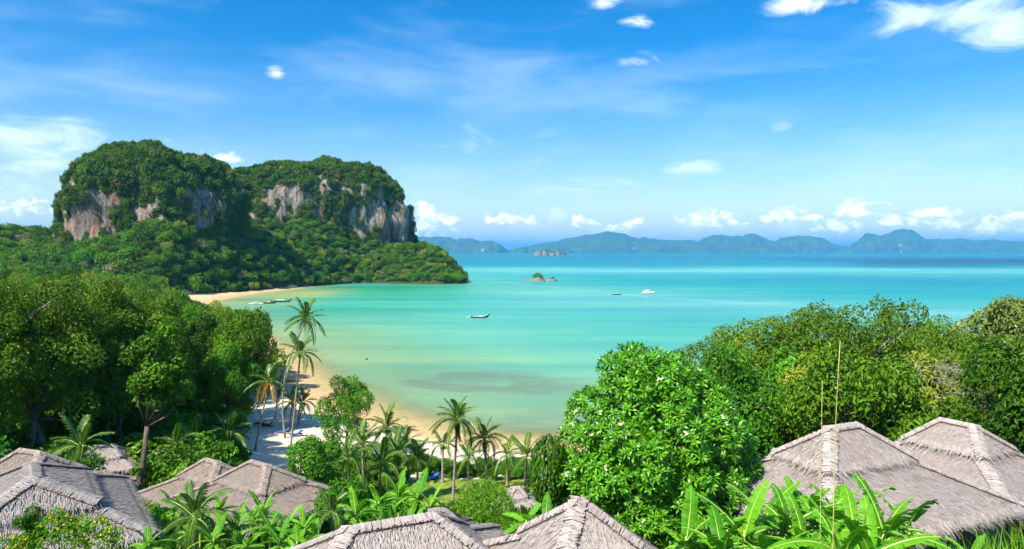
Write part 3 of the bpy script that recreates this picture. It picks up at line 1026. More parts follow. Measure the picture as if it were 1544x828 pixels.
kp, kn = [], []
for V, Fq in ((VL, FL), (VR, FR)):
    p, n_ = surf_points(V, Fq, 26000, rs)
    kp.append(p)
    kn.append(n_)
kp, kn = np.concatenate(kp), np.concatenate(kn)
gzk = ground_z(kp)
bare = np.zeros(len(kp))
for c, r3 in BARE:
    q = (((kp - np.array(c)) / np.array(r3)) ** 2).sum(1)
    bare = np.maximum(bare, 1.25 - q)
nb = fbm(kp * [1, 1, 0.6], 9.0, 3, 21.0)
front = kn[:, 1] < 0.45
front &= (kn[:, 2] < 0.5) | (rs.random(len(kp)) < 0.75)
ok = (kp[:, 2] > gzk - 1) & ((bare + nb * 1.5) < 0.25) & front
steep = kn[:, 2] < 0.42
top = ok & ~steep
side = ok & steep & (rs.random(len(kp)) < 0.62)
pt = kp[top]
scatter_stuff('cliff_top_forest', pt - [0, 0, 0.6], rs.uniform(0.5, 1.0, len(pt)) ** 1.5 * 1.75, np.c_[np.zeros((len(pt), 2)), rs.uniform(0, 6.28, len(pt))], rs.integers(0, 5, len(pt)), proto_collection('cliff_tree', TOPS), 'dense low forest covering the tops of the limestone hills')
ps = kp[side]
scatter_stuff('cliff_shrubs', ps - kn[side] * 0.4 - [0, 0, 1.6], rs.uniform(0.7, 1.3, len(ps)), np.c_[rs.normal(0, .25, (len(ps), 2)), rs.uniform(0, 6.28, len(ps))], rs.integers(0, 4, len(ps)), proto_collection('cliff_shrub', VINE + TOPS[:2]), 'shrubs and creepers hanging on the limestone walls')
print('karst plants', len(pt), len(ps))

# forest on the slopes, the headland and the far left shore
r2 = np.random.default_rng(77)
cand = np.c_[r2.uniform(-620, -30, 42000), r2.uniform(235, 800, 42000)]
cand = np.r_[cand, np.c_[r2.uniform(-180, -35, 5000), r2.uniform(605, 720, 5000)]]
dc = seg_dist(cand, COAST)
bw = np.interp(cand[:, 1], [215, 330, 385, 440, 470, 520, 600, 640], [22, 18, 29, 27, 17, 8, 3, 0.5])
ok = (dc > bw) & (seg_dist(cand, FOOT_L) < -1) & (seg_dist(cand, FOOT_R) < -1) & in_view(np.c_[cand, cand[:, :1]])
ok &= ~((cand[:, 1] > 600) & (cand[:, 0] < -300)) & (cand[:, 1] < 720)
cand = cand[ok]
sz = r2.uniform(0.48, 1.3, len(cand)) * np.interp(cand[:, 1], [240, 480, 700], [1.2, 1.05, 0.85])
kp_ = thin(cand, sz * np.interp(cand[:, 1], [400, 540, 600], [4.2, 3.9, 3.1]))
cand, sz = cand[kp_], sz[kp_]
z = ground_z(cand)
P3 = np.c_[cand, z - 1.2]
idx = r2.choice(7, len(P3), p=[.2, .2, .17, .15, .08, .15, .05])
rot = r2.uniform(0, 6.28, len(P3))
order = np.argsort(-(sz / P3[:, 1]))
# the ones that show largest stand as trees of their own
KIND = {0: 'dark green round tree', 1: 'dark green lobed tree', 2: 'dark green spreading tree', 3: 'dark green dense tree', 4: 'bright green flat-crowned tree', 5: 'flat-crowned mid green tree', 6: 'pale blossoming tree'}
visible = order[:290]
GRP = {k: v + 's of the hill forest' for k, v in KIND.items()}
def hill_place(x, y):
    if y > 600 and x > -150:
        return 'on the rounded headland'
    if x > -262 and y > 535:
        return 'on the steep slope under the pale cliff'
    if x > -200:
        return 'behind the far sand'
    if y > 400:
        return 'on the mound below the rust-stained cliff' if x > -275 else 'on the slope left of the limestone hills'
    return 'in the low forest before the limestone hills'


SIZE = lambda v: 'large ' if v > 1.08 else ('small ' if v < 0.8 else 'medium ')
for i in visible:
    o = thing('forest_tree', SIZE(sz[i]) + KIND[int(idx[i])] + ' ' + hill_place(*P3[i][:2]), 'tree', P3[i], rot[i], GRP.get(int(idx[i]), GRP[0]) + ', ' + SIZE(sz[i]) + hill_place(*P3[i][:2]), (sz[i], sz[i], sz[i] * float(r2.uniform(0.8, 1.35))))
    obj('trunk', HILL[idx[i]][1], o)
    obj('crown', HILL[idx[i]][0], o)
rest = order[290:]
scatter_stuff('slope_forest', P3[rest], sz[rest], np.c_[np.zeros((len(rest), 2)), rot[rest]], idx[rest], proto_collection('slope_tree', HILL), 'forest running down the slopes below the limestone hills to the shore')
print('slope trees', len(P3))

# ---- near plants
def tree_proto(seed, R_, H_, nl, nleaf, leaf, leafmat, trunk, r0, barkmat='bark', lean=(0, 0), nlimb=10, fork=0.45, **kw):
    b, cen, rad = lobes_crown(seed, R_, H_, nl, nleaf, leaf, **kw)
    off = np.array([lean[0], lean[1], trunk + H_ * 0.75])
    cb = MB()
    cb.merge(b, 0, lambda V: V + off)
    wb = MB()
    limbs(wb, (0, 0, 0), cen + off, rad, r0, seed, n=nlimb, fork=fork)
    return cb.mesh('crown', M[leafmat]), wb.mesh('trunk', M[barkmat], True)


def plant_tree(proto, name, label, x, y, s=1.0, rz=0.0, group=None, z=None, sz=1.0, cat='tree'):
    o = thing(name, label, cat, (x, y, gz(x, y) - 0.15 if z is None else z), rz, group, (s, s, s * sz))
    obj('trunk', proto[1], o)
    obj('crown', proto[0], o)
    return o


T_FINE = [tree_proto(201, 5.4, 5.4, 80, 34000, 0.19, 'leaf_fine', 2.6, 0.19, 'bark_mid', lobe=(0.10, 0.21), aspect=0.5, under=-0.7, jitter=0.6, core=0.25, open_=0.1),
          tree_proto(202, 4.8, 6.0, 76, 32000, 0.19, 'leaf_fine', 2.9, 0.18, 'bark_mid', lobe=(0.10, 0.21), aspect=0.5, under=-0.7, jitter=0.6, core=0.25, open_=0.12)]
T_BROAD = [tree_proto(211, 4.6, 4.8, 34, 17000, 0.30, 'leaf_forest', 2.8, 0.25, under=-0.8, jitter=0.4, lobe=(0.18, 0.34)),
           tree_proto(212, 5.0, 4.6, 36, 17000, 0.30, 'leaf_forest', 3.0, 0.27, under=-0.8, jitter=0.4, core=0.4, lobe=(0.18, 0.34))]
T_BRIGHT = tree_proto(221, 4.4, 4.9, 34, 15000, 0.28, 'leaf_bright', 2.6, 0.22, under=-0.8, jitter=0.45, lobe=(0.18, 0.34))
T_BLOSSOM = tree_proto(231, 4.6, 3.8, 22, 8000, 0.36, 'leaf_olive', 6.0, 0.26, under=-0.4, flatten=0.7)
T_DEEP = tree_proto(241, 2.7, 4.1, 24, 7500, 0.34, 'leaf_deep', 8.3, 0.24, 'bark', lean=(2.3, 0.3), under=-0.75, jitter=0.35, lobe=(0.25, 0.42), aspect=0.62, fork=0.62)


def fit_tree(pr, name, label, px, D, ytop, wpx, group, rz=0.0):
    """tree of the real height and width that the photograph shows at depth D"""
    V = np.empty(len(pr[0].vertices) * 3)
    pr[0].vertices.foreach_get('co', V)
    V = V.reshape(-1, 3)
    top, half = np.percentile(V[:, 2], 99.7), np.percentile(np.abs(V[:, :2]), 99)
    p = at(px, ytop, D)
    s = (wpx / 2 / F_PX * D) / half
    h = p.z - gz(p.x, D)
    return plant_tree(pr, name, label, p.x, D, s, rz, group, None, h / top / s)


def top_of(pr):
    V = np.empty(len(pr[0].vertices) * 3)
    pr[0].vertices.foreach_get('co', V)
    return float(np.percentile(V[2::3], 99.5))


def put_px(px, D, py=None):
    p = at(px, 500, D)
    return p.x, D


TOPH = [top_of(q) for q in (T_BROAD[0], T_BROAD[1], T_FINE[0], T_FINE[1], T_BRIGHT)]

# -- right-hand wood
RW = 'wood right of the bay'
for px, D, ytop, wpx, pr, nm, lb in [
    (1290, 60, 452, 240, T_FINE[0], 'feathery_tree', 'tallest feathery tree with thin open top above the large thatched roof'),
    (1218, 64, 466, 180, T_FINE[1], 'feathery_tree', 'rounded feathery tree between the tallest feathery tree and the small one'),
    (1146, 66, 480, 190, T_FINE[1], 'feathery_tree', 'smaller feathery tree with sea glinting through, beside the frangipani crown'),
    (1362, 65, 472, 175, T_FINE[0], 'feathery_tree', 'feathery tree beside the bare dead branches'),
    (1100, 56, 536, 120, T_BROAD[0], 'broadleaf_tree', 'yellow-green broadleaf tree half hidden behind the frangipani'),
    (1082, 72, 505, 140, T_FINE[1], 'feathery_tree', 'low feathery tree by the water behind the frangipani'),
    (1500, 82, 446, 150, T_BLOSSOM, 'blossom_tree', 'tree with pale blossom heads rising above the wood at its sea end'),
    (1572, 78, 452, 150, T_BLOSSOM, 'blossom_tree', 'tree with pale blossom heads half outside the picture edge'),
    (1425, 70, 490, 160, T_BROAD[1], 'broadleaf_tree', 'dark broadleaf tree below the blossom tree'),
]:
    fit_tree(pr, nm, lb, px, D, ytop, wpx, RW, random.uniform(0, 6.28))
rr = np.random.default_rng(9)
c2 = np.c_[rr.uniform(11, 105, 900), rr.uniform(43, 118, 900)]
u = CX + c2[:, 0] / c2[:, 1] * F_PX
dd = seg_dist(c2, COAST)
hi = np.interp(u, [1040, 1100, 1200, 1300, 1400, 1480, 1560], [600, 540, 505, 500, 525, 500, 480])
c2 = c2[(u > 1045) & (u < 1640) & (dd > 3) & ~((u < 1120) & (c2[:, 1] < 50))]
k2 = thin(c2, 5.6)
k2 = k2[:46]
n_b = 0
for x, y in c2[k2]:
    if any(math.hypot(x - a_, y - b_) < 4.6 for a_, b_ in [(15.5, 31.5), (24, 36.4)]):
        continue
    uu = CX + x / y * F_PX
    ytop = np.interp(uu, [1040, 1110, 1200, 1300, 1400, 1480, 1560], [560, 508, 494, 488, 505, 496, 486])
    g0 = gz(x, y)
    ztop = at(uu, ytop + rr.uniform(0, 26), y).z
    hgt = max(4.0, ztop - g0)
    k = rr.integers(0, 5)
    pr = [T_BROAD[0], T_BROAD[1], T_FINE[0], T_FINE[1], T_BRIGHT][k]
    base_h = TOPH[k]
    s = min(1.15, max(0.62, hgt / base_h))
    wh = 'beside the frangipani' if uu < 1150 else ('below the tallest feathery tree' if uu < 1330 else ('around the dead tree' if uu < 1420 else 'below the blossom trees'))
    wh = wh + (' near the roofs' if y < 62 else (' towards the water' if y > 85 else ' deep in the right wood'))
    lb = ['round mid green broadleaf tree ', 'spreading mid green broadleaf tree ', 'fine-leaved round tree ', 'fine-leaved tall tree ', 'bright green tree '][k] + wh
    plant_tree(pr, ['broadleaf_tree', 'broadleaf_tree', 'feathery_tree', 'feathery_tree', 'bright_tree'][k], lb, x, y, s, rr.uniform(0, 6.28), lb + ' group', None, min(1.2, hgt / base_h / s))

# -- left-hand wood: near dark trees, then the belt running back to the far beach
LW = 'left wood'
lst = [
    (192, 54, T_DEEP, 1.0, 1.0, 'leaning_tree', 'glossy dark tree on a bare leaning trunk behind the thatched roof'),
]
for px, D, pr, s, szz, nm, lb in lst:
    x, y = put_px(px, D)
    plant_tree(pr, nm, lb, x, y, s, random.uniform(0, 6.28) if nm != 'leaning_tree' else 0.2, LW, None, szz)
for px, D, ytop, wpx, pr, nm, lb in [
    (55, 66, 418, 250, T_FINE[0], 'feathery_tree', 'large feathery tree spreading over the left woods'),
    (160, 74, 420, 170, T_FINE[1], 'feathery_tree', 'olive feathery tree beside the leaning glossy tree'),
    (-40, 60, 425, 190, T_FINE[1], 'feathery_tree', 'feathery tree at the outer edge of the left wood'),
    (368, 106, 466, 112, T_BROAD[1], 'beach_tree', 'broad beach tree with layered branches shading the sand'),
    (318, 112, 474, 100, T_BROAD[0], 'beach_tree', 'dark round beach tree beside the layered one'),
    (255, 96, 480, 100, T_BROAD[0], 'beach_tree', 'dark tree shading the path behind the leaning tree'),
    (345, 102, 510, 80, T_BRIGHT, 'beach_tree', 'low bright beach tree in front of the layered one'),
    (522, 92, 566, 86, T_BRIGHT, 'beach_tree', 'pale green willowy tree standing alone on the sand'),
]:
    fit_tree(pr, nm, lb, px, D, ytop, wpx, LW, random.uniform(0, 6.28))
c2 = np.c_[rr.uniform(-260, -22, 4000), rr.uniform(58, 245, 4000)]
u = CX + c2[:, 0] / c2[:, 1] * F_PX
dd = seg_dist(c2, COAST)
ok = (u > -70) & (u < 420) & (dd > np.interp(c2[:, 1], [58, 110, 140, 245], [44, 34, 14, 9])) & ~((u > 225) & (c2[:, 1] < 104)) & ~((u > 95) & (c2[:, 1] < 72))
c2 = c2[ok]
c2 = c2[thin(c2, 6.2)][:175]


def dd_(x, y):
    return float(seg_dist(np.array([(x, y)]), COAST)[0])


for x, y in c2:
    uu = CX + x / y * F_PX
    k = rr.choice(5, p=[.28, .25, .17, .15, .15])
    pr = [T_BROAD[0], T_BROAD[1], T_FINE[0], T_FINE[1], T_BRIGHT][k]
    base_h = TOPH[k]
    g0 = gz(x, y)
    ytop = np.interp(uu, [0, 100, 200, 290, 340, 420], [424, 420, 428, 452, 464, 480])
    if y > 130 and uu < 230:
        ytop = np.interp(y, [130, 245], [ytop, ytop - 14])
    hgt = float(np.clip(at(uu, ytop + rr.uniform(-4, 14), y).z - g0, 6.5, 19))
    s = float(np.clip(hgt / base_h, 0.7, 1.2))
    wh = 'near the thatched roofs' if y < 82 else ('beside the sandy clearing' if uu > 265 and y < 125 else ('along the beach edge' if dd_(x, y) < 26 else ('far back towards the hills' if y > 185 else 'in the middle')))
    wh += ' of the left wood' if 'middle' in wh or 'hills' in wh else ', left wood'
    lb = ('tall ' if hgt > 14.5 else ('low ' if hgt < 11 else '')) + ['round dark broadleaf tree ', 'spreading dark broadleaf tree ', 'fine-leaved round tree ', 'fine-leaved tall-crowned tree ', 'bright green tree '][k] + wh
    plant_tree(pr, ['broadleaf_tree', 'broadleaf_tree', 'feathery_tree', 'feathery_tree', 'bright_tree'][k], lb, x, y, s, rr.uniform(0, 6.28), lb + ' group', None, hgt / base_h / s)

# -- coconut palms
def frond_mesh(seed, L=3.4, droop=0.55, leafl=0.75, mats=('leaf_palm', 'leaf_rib'), n=30, dry=False):
    r = np.random.default_rng(seed)
    t_ = np.linspace(0, 1, 10)
    # along +X rising then drooping
    xz = np.c_[L * (t_ - 0.10 * t_ ** 2 * droop * 2), L * (0.30 * t_ - droop * t_ ** 2.2)]
    P_ = np.c_[xz[:, 0], 0.05 * np.sin(t_ * 3) * L, xz[:, 1]]
    b = MB()
    b.tube(P_, np.interp(t_, [0, 1], [0.05, 0.012]), 4, 0.6, 1, cap=False)
    tt = np.linspace(0.14, 0.99, n)
    c = np.stack([np.interp(tt, t_, P_[:, k]) for k in range(3)], 1)
    tg = np.gradient(c, axis=0)
    tg = unit(tg)
    for sgn in (-1, 1):
        side = unit(np.cross(tg, [0, 0, 1.0])) * sgn
        ll = leafl * np.interp(tt, [0.1, 0.35, 0.8, 1], [0.6, 1.0, 0.85, 0.4]) * r.uniform(0.85, 1.12, n)
        dirv = unit(side * 0.85 + tg * 0.62 + np.array([0, 0, 0.12]) + r.normal(0, 0.08, (n, 3)))
        m_ = c + dirv * ll[:, None] * 0.5
        e = c + dirv * ll[:, None] * 0.95 - np.array([0, 0, 1.0]) * (ll * r.uniform(0.28, 0.5, n))[:, None]
        wv = unit(np.cross(dirv, [0, 0, 1.0])) * 0.055
        wv2 = wv * 1.05
        V = np.stack([c - wv * 0.5, c + wv * 0.5, m_ + wv2, e, m_ - wv2], 1).reshape(-1, 3)
        q = np.arange(n)[:, None] * 5
        tn = np.repeat(np.clip(0.45 + r.normal(0, 0.18, n), 0, 1), 5)
        base = b.n
        b.add(V, np.concatenate([q + [0, 1, 2], ]), tn)
        b.f.append(np.concatenate([q + [0, 2, 4], q + [4, 2, 3]]) + base)
        b.m.append(np.zeros(2 * n, int))
    return b.mesh('frond', [M[m] for m in mats])


FR = [frond_mesh(300, 3.3, 0.25), frond_mesh(301, 3.4, 0.5), frond_mesh(302, 3.3, 0.8), frond_mesh(303, 3.1, 1.1)]
FR_DRY = [frond_mesh(305, 3.0, 1.15, 0.6, ('leaf_palm_dry', 'leaf_palm_dry')), frond_mesh(306, 2.6, 1.4, 0.45, ('leaf_dead', 'leaf_dead'))]
nutb = MB()
for k in range(6):
    a_ = k * 1.05
    q = sph(1)[0] * 0.03 + np.array([0.24 * math.cos(a_), 0.24 * math.sin(a_), -0.25 - 0.1 * (k % 2)])
    th = np.linspace(0, np.pi, 6)
    nutb.tube(np.c_[np.full(6, q[0]), np.full(6, q[1]), q[2] + 0.14 * np.cos(th)], 0.002 + 0.12 * np.sin(th), 7, 0.4)
NUTS = nutb.mesh('coconut_cluster', M['leaf_olive'])


def palm(label, base_px, top_px, D, fl=1.0, n=16, sag=0.0, nuts=True, dry=0, dead=0, name='coconut_palm', group='coconut palms by the beach', zb=None, lift=0.0):
    """trunk foot and crown read off the photograph at depth D"""
    x = at(base_px[0], base_px[1], D).x
    z0 = gz(x, D) if zb is None else zb
    tp = at(top_px[0], top_px[1], D)
    root = thing(name, label, 'palm', (x, D, z0 - 0.1), 0, group)
    r = np.random.default_rng(abs(hash((round(x, 1), D))) % 99991)
    top = np.array([tp.x - x, r.uniform(-0.5, 0.5), max(0.5, tp.z - z0)])
    t_ = np.linspace(0, 1, 14)
    P_ = np.c_[top[0] * t_ + sag * np.sin(t_ * np.pi), top[1] * t_, top[2] * t_]
    rad = 0.115 + 0.10 * np.exp(-t_ * 9) + 0.012 * (np.arange(14) % 2)
    tb_ = MB()
    tb_.tube(P_, rad * (1.0 if top[2] > 3 else 1.15), 8)
    tb_.build('trunk', M['bark_palm'], root, True)
    ga = r.uniform(0, 6.28)
    for k in range(n):
        q = k / max(1, n - 1)
        an = ga + k * 2.399 + r.normal(0, 0.1)
        tilt = np.interp(q, [0, 0.25, 0.6, 1], [1.15, 0.75, 0.25, -0.35]) + r.normal(0, 0.08) + lift
        me = FR[0] if q < 0.2 else FR[1] if q < 0.5 else FR[2] if q < 0.8 else FR[3]
        if k >= n - dry:
            me = FR_DRY[0]
        f = obj('frond', me, root)
        f.location = top
        f.rotation_euler = (r.normal(0, 0.15), -tilt, an)
        f.scale = (fl * r.uniform(0.88, 1.1),) * 3
    for k in range(dead):
        f = obj('dead_frond', FR_DRY[1], root)
        f.location = top - [0, 0, 0.1]
        f.rotation_euler = (0, 0.95, ga + k * 2.1)
        f.scale = (fl * 0.8,) * 3
    if nuts:
        f = obj('coconut_cluster', NUTS, root)
        f.location = top
    return root


palm('tall coconut palm with straight leaning trunk in front of the other tall palm', (437, 690), (454, 532), 90, 0.95, 15)
palm('tallest coconut palm with curved trunk crossing behind the straight one', (430, 657), (461, 482), 100, 1.05, 16, sag=-1.6)
palm('coconut palm with orange drooping fronds on the sand', (384, 680), (404, 577), 91, 0.95, 17, dry=5, dead=1)
palm('short dark coconut palm behind the tall palm trunks', (437, 652), (440, 608), 108, 0.85, 14, dead=1)
palm('short spreading coconut palm nearest the water behind the tall trunks', (449, 648), (456, 608), 110, 0.85, 14, dead=1)
palm('small coconut palm with a grey trunk behind the orange-fronded palm', (414, 640), (420, 585), 114, 0.85, 13, dead=1)
palm('coconut palm on the lawn with a thin trunk and hanging dead fronds', (682, 757), (690, 632), 66, 0.84, 20, dead=3)
palm('leaning coconut palm on the lawn beside the thatched sunshade', (735, 736), (731, 662), 70, 0.80, 15, dead=3)
palm('short yellowish palm at the sand edge behind the lawn palms', (667, 714), (667, 672), 79, 0.74, 12)
palm('young palm with upright fronds behind the banana clump', (583, 712), (583, 646), 76, 0.84, 15)
palm('small palm with stiff dark fronds against the wet sand', (612, 694), (612, 668), 84, 0.74, 13)
palm('young palm with long arching fronds beside the willowy tree', (548, 720), (547, 668), 74, 0.95, 14, nuts=False)
palm('bushy young palm in front of the banana clump', (572, 740), (575, 700), 68, 0.95, 16, nuts=False)
palm('low young palm with fallen fronds by the frangipani', (790, 720), (794, 688), 66, 0.80, 13, nuts=False)
palm('young palm with pale fronds beside the path', (343, 690), (345, 652), 78, 0.95, 14, nuts=False)
palm('young palm with bright fronds deep in the shrubs', (292, 700), (292, 668), 72, 0.92, 13, nuts=False)
palm('young fan-shaped palm by the leaning trunk', (268, 690), (262, 672), 66, 0.75, 11, nuts=False)
palm('feathery palm on the far sand behind the beach tree', (322, 500), (322, 486), 200, 1.5, 12, nuts=False)
palm('palm drooping over the shaded path hut', (118, 690), (120, 672), 52, 0.8, 12, nuts=False)
palm('dark feather palm among the banana leaves below the roofs', (290, 830), (288, 782), 29, 0.55, 14, nuts=False)
palm('small feather palm beside the round shrub and bananas', (505, 800), (505, 765), 34, 0.45, 14, nuts=False)

palm('young palm with crossing fronds at the edge of the lawn', (630, 730), (630, 690), 72, 0.85, 13, nuts=False)
palm('young palm crowding the bushy one behind the banana clump', (600, 730), (598, 684), 70, 0.95, 14, nuts=False)
palm('young palm filling the gap below the willowy tree', (528, 730), (526, 690), 66, 0.9, 13, nuts=False)
palm('low young palm behind the round tree', (500, 712), (502, 682), 80, 0.85, 12, nuts=False)
palm('low palm with pale tips between the lawn palms', (706, 722), (706, 690), 76, 0.7, 12, nuts=False)
palm('low palm on the sand beside the low one by the frangipani', (765, 712), (764, 684), 78, 0.7, 12, nuts=False)

# -- bananas
def banana_leaf(seed, L=2.0, W=0.46, curl=0.35, torn=0.5):
    r = np.random.default_rng(seed)
    n = 15
    t_ = np.linspace(0, 1, n + 1)
    x = L * (t_ - 0.16 * curl * t_ ** 2)
    z_ = L * (0.12 * t_ - curl * t_ ** 2.3)
    ribs = np.c_[x, 0 * x, z_]
    b = MB()
    b.tube(np.r_[[[-0.45, 0, -0.06]], ribs], np.r_[0.035, np.interp(t_, [0, 1], [0.032, 0.006])], 4, 0.6, 1, cap=False)
    half = W * np.clip(np.sin(np.clip(t_ * 0.95 + 0.06, 0, 1) * np.pi) ** 0.45, 0.08, 1)
    half[-1] = 0.03
    for sg in (-1, 1):
        gap = 0.0
        for i in range(n):
            tear = r.random() < torn
            dz = r.normal(0, 0.05) if tear else 0.0
            sw = r.uniform(0.10, 0.26)
            a0, a1 = ribs[i], ribs[i + 1] - (ribs[i + 1] - ribs[i]) * (0.0 if not tear else 0.03)
            e0 = a0 + [0.12 * half[i], sg * half[i], -half[i] * sw + dz]
            e1 = a1 + [0.12 * half[i + 1] - (0.10 * half[i] if tear else 0), sg * half[i + 1], -half[i + 1] * sw + dz]
            m0 = (a0 + e0) / 2 + [0, 0, 0.06 * half[i]]
            m1 = (a1 + e1) / 2 + [0, 0, 0.06 * half[i]]
            V = np.array([a0, a1, m1, m0, e1, e0])
            Fq = [[0, 1, 2, 3], [3, 2, 4, 5]] if sg > 0 else [[3, 2, 1, 0], [5, 4, 2, 3]]
            b.add(V, Fq, float(np.clip(0.5 + r.normal(0, 0.1), 0, 1)))
    return b.mesh('leaf', [M['leaf_banana'], M['leaf_rib']])


BL = [banana_leaf(400, 1.9, 0.255, 0.26, 0.35), banana_leaf(401, 2.05, 0.265, 0.58, 0.6), banana_leaf(402, 2.0, 0.27, 0.72, 0.85), banana_leaf(403, 1.9, 0.26, 0.95, 0.9)]


BL_DEAD = BL[3].copy()
BL_DEAD.materials[0] = M['leaf_dead']
BL_DEAD.materials[1] = M['leaf_dead']


def banana(label, px, py_base, D, s=1.0, n=9, h=1.3, seed=0, group='banana plants on the slope', spread=1.0):
    p = at(px, py_base, D)
    z0 = gz(p.x, D)
    root = thing('banana_plant', label, 'banana plant', (p.x, D, z0 - 0.1), 0, group)
    r = np.random.default_rng(seed + int(px))
    hh = max(0.4, p.z - z0) if h is None else h
    b = MB()
    b.tube([(0, 0, 0), (0.03, 0, hh * 0.5), (0.05, 0.02, hh), (0.05, 0.02, hh + 0.5 * s)], [0.13 * s, 0.11 * s, 0.09 * s, 0.03 * s], 8, 0.7)
    b.build('stem', M['leaf_rib'], root, True)
    ga = r.uniform(0, 6.28)
    n = n + 1
    s = s * 0.86
    for k in range(n):
        q = k / max(1, n - 1)
        me = BL[0] if q < 0.3 else BL[1] if q < 0.6 else BL[2] if q < 0.85 else BL[3]
        f = obj('leaf', me, root)
        f.location = (0.05, 0.02, hh + 0.35 * s - 0.25 * s * q)
        f.rotation_euler = (r.normal(0, 0.3), -(np.interp(q, [0, 0.35, 1], [1.12, 0.58, -0.05]) * spread + r.normal(0, 0.1)), ga + k * 2.3 + r.normal(0, 0.2))
        f.scale = (s * r.uniform(0.8, 1.15),) * 3
    for k in range(2):
        f = obj('dead_leaf', BL_DEAD, root)
        f.location = (0.05, 0.02, hh + 0.05 * s)
        f.rotation_euler = (r.normal(0, 0.3), r.uniform(0.5, 0.9), r.uniform(0, 6.28))
        f.scale = (s * r.uniform(0.5, 0.75),) * 3
    return root


RB = 'banana plants in front of the large thatched roof'
for i, (px, py, D, s, n, lb) in enumerate([
        (1235, 800, 19.0, 0.95, 11, 'tall banana plant with torn leaves in front of the large thatched roof'),
        (1185, 806, 18.2, 0.95, 10, 'banana plant with arching combed leaves between the frangipani and the tall banana plant'),
        (1120, 822, 17.2, 0.95, 9, 'banana plant under the frangipani with drooping leaves'),
        (1032, 828, 17.5, 0.85, 8, 'small upright banana plant in the frangipani shade'),
        (1285, 806, 17.4, 0.9, 8, 'banana plant with a dark shredded leaf against the thatch'),
        (1330, 820, 15.6, 0.95, 7, 'broad pale banana plant beside the thin bamboo stems'),
        (1365, 800, 18.0, 0.75, 6, 'short banana plant at the thatched eave'),
        (1268, 850, 14.2, 0.9, 8, 'banana plant at the foot of the two bamboo stems'),
        (1160, 860, 14.6, 0.8, 8, 'banana plant low in front of the frangipani'),
        (1205, 780, 20.5, 0.85, 9, 'banana plant half behind the tall one touching the thatch'),
        (1150, 790, 19.6, 0.85, 9, 'banana plant with low sweeping leaves beside the frangipani trunk'),
        (1262, 788, 19.8, 0.85, 9, 'banana plant behind the bamboo stems near the thatch'),
        (1210, 842, 15.6, 0.8, 9, 'banana plant with wide flat leaves under the tall one'),
        (1085, 842, 16.0, 0.8, 8, 'banana plant bending over the frangipani foot'),
        (1310, 846, 14.2, 0.8, 8, 'banana plant with pale underside leaves by the long grass'),
        (1462, 842, 14.5, 0.35, 4, 'young banana shoot in the grass under the eave')]):
    banana(lb, px, py, D, s, n, None, 500 + i, RB)
for i, (px, py, D, s, n, lb) in enumerate([
        (600, 752, 44, 1.2, 11, 'large banana plant at the middle of the clump behind the low roof'),
        (628, 755, 42, 1.1, 10, 'banana plant with upright leaves at the sea end of the clump'),
        (570, 765, 41, 1.05, 9, 'banana plant with one browned leaf in the clump'),
        (648, 768, 38, 0.85, 8, 'banana plant over the small thatched eave'),
        (535, 780, 38, 0.95, 8, 'banana plant beside the small feather palm')]):
    banana(lb, px, py, D, s, n, None, 540 + i, 'banana clump above the lawn')
lb = 'bright banana plant in the thicket below the shaded thatched roof'
rb = np.random.default_rng(33)
for i, (px, py, D) in enumerate([(238, 790, 33), (262, 770, 36), (300, 778, 34), (330, 772, 35), (352, 800, 30), (380, 785, 32), (405, 800, 30), (432, 790, 31), (455, 800, 29), (470, 812, 28), (420, 822, 27), (370, 826, 27), (320, 820, 28), (222, 826, 26), (340, 812, 30), (445, 826, 26), (395, 776, 34), (280, 806, 30)]):
    wh = 'beside the grey thatched house' if px < 270 else ('around the dark feather palm' if px < 345 else ('under the shaded house eave' if py < 802 else 'beside the wide pale-ridged roof'))
    lb = 'bright banana plant in the thicket ' + wh
    banana(lb, px, py, D, rb.uniform(0.55, 0.8), int(rb.integers(8, 11)), None, 560 + i, 'banana thicket below the shaded roof')
for i, (px, py, D, lb) in enumerate([(822, 800, 27, 'banana plant with a folded pale leaf beside the square thatched roof'), (792, 790, 31, 'banana plant with a broad pale leaf by the small sunshade')]):
    banana(lb, px, py, D, 0.8, 6, None, 590 + i, 'banana plants beside the square roof')

# -- frangipani: forked limbs, rosettes of long leaves at the tips, white blossom
def rosette(seed, n=15, L=0.36, flowers=False):
    r = np.random.default_rng(seed)
    b = MB()
    for k in range(n):
        an = k * 2.399 + r.normal(0, 0.12)
        tl = np.interp(k / n, [0, 1], [1.05, -0.15]) + r.normal(0, 0.1)
        l = L * r.uniform(0.8, 1.15)
        dv = np.array([math.cos(an) * math.cos(tl), math.sin(an) * math.cos(tl), math.sin(tl)])
        sd = np.array([-math.sin(an), math.cos(an), 0])
        up = np.cross(dv, sd)
        w_ = l * 0.15
        m1, tip = dv * l * 0.58 + up * 0.01, dv * l - np.array([0, 0, 0.10 * l])
        V = [dv * 0.03, m1 + sd * w_ - up * 0.012, tip, m1 - sd * w_ - up * 0.012, m1]
        b.add(V, [[0, 3, 4], [0, 4, 1], [4, 2, 1], [3, 2, 4]], float(np.clip(0.48 + r.normal(0, 0.26), 0, 1)), 2 if r.random() < 0.012 else 0)
    b.tube([(0, 0, -0.25), (0, 0, 0.02)], [0.022, 0.028], 5, 0.4, 0)
    if flowers:
        for k in range(5):
            c = np.array([r.normal(0, 0.05), r.normal(0, 0.05), 0.14 + r.uniform(0, 0.08)])
            for q in range(5):
                a_ = q * 1.2566
                d_ = np.array([math.cos(a_), math.sin(a_), 0.35]) * 0.045
                s_ = np.array([-math.sin(a_), math.cos(a_), 0]) * 0.024
                b.add([c, c + d_ * 0.6 + s_, c + d_, c + d_ * 0.6 - s_], [[0, 1, 2, 3]], 0.6, 1)
    return b


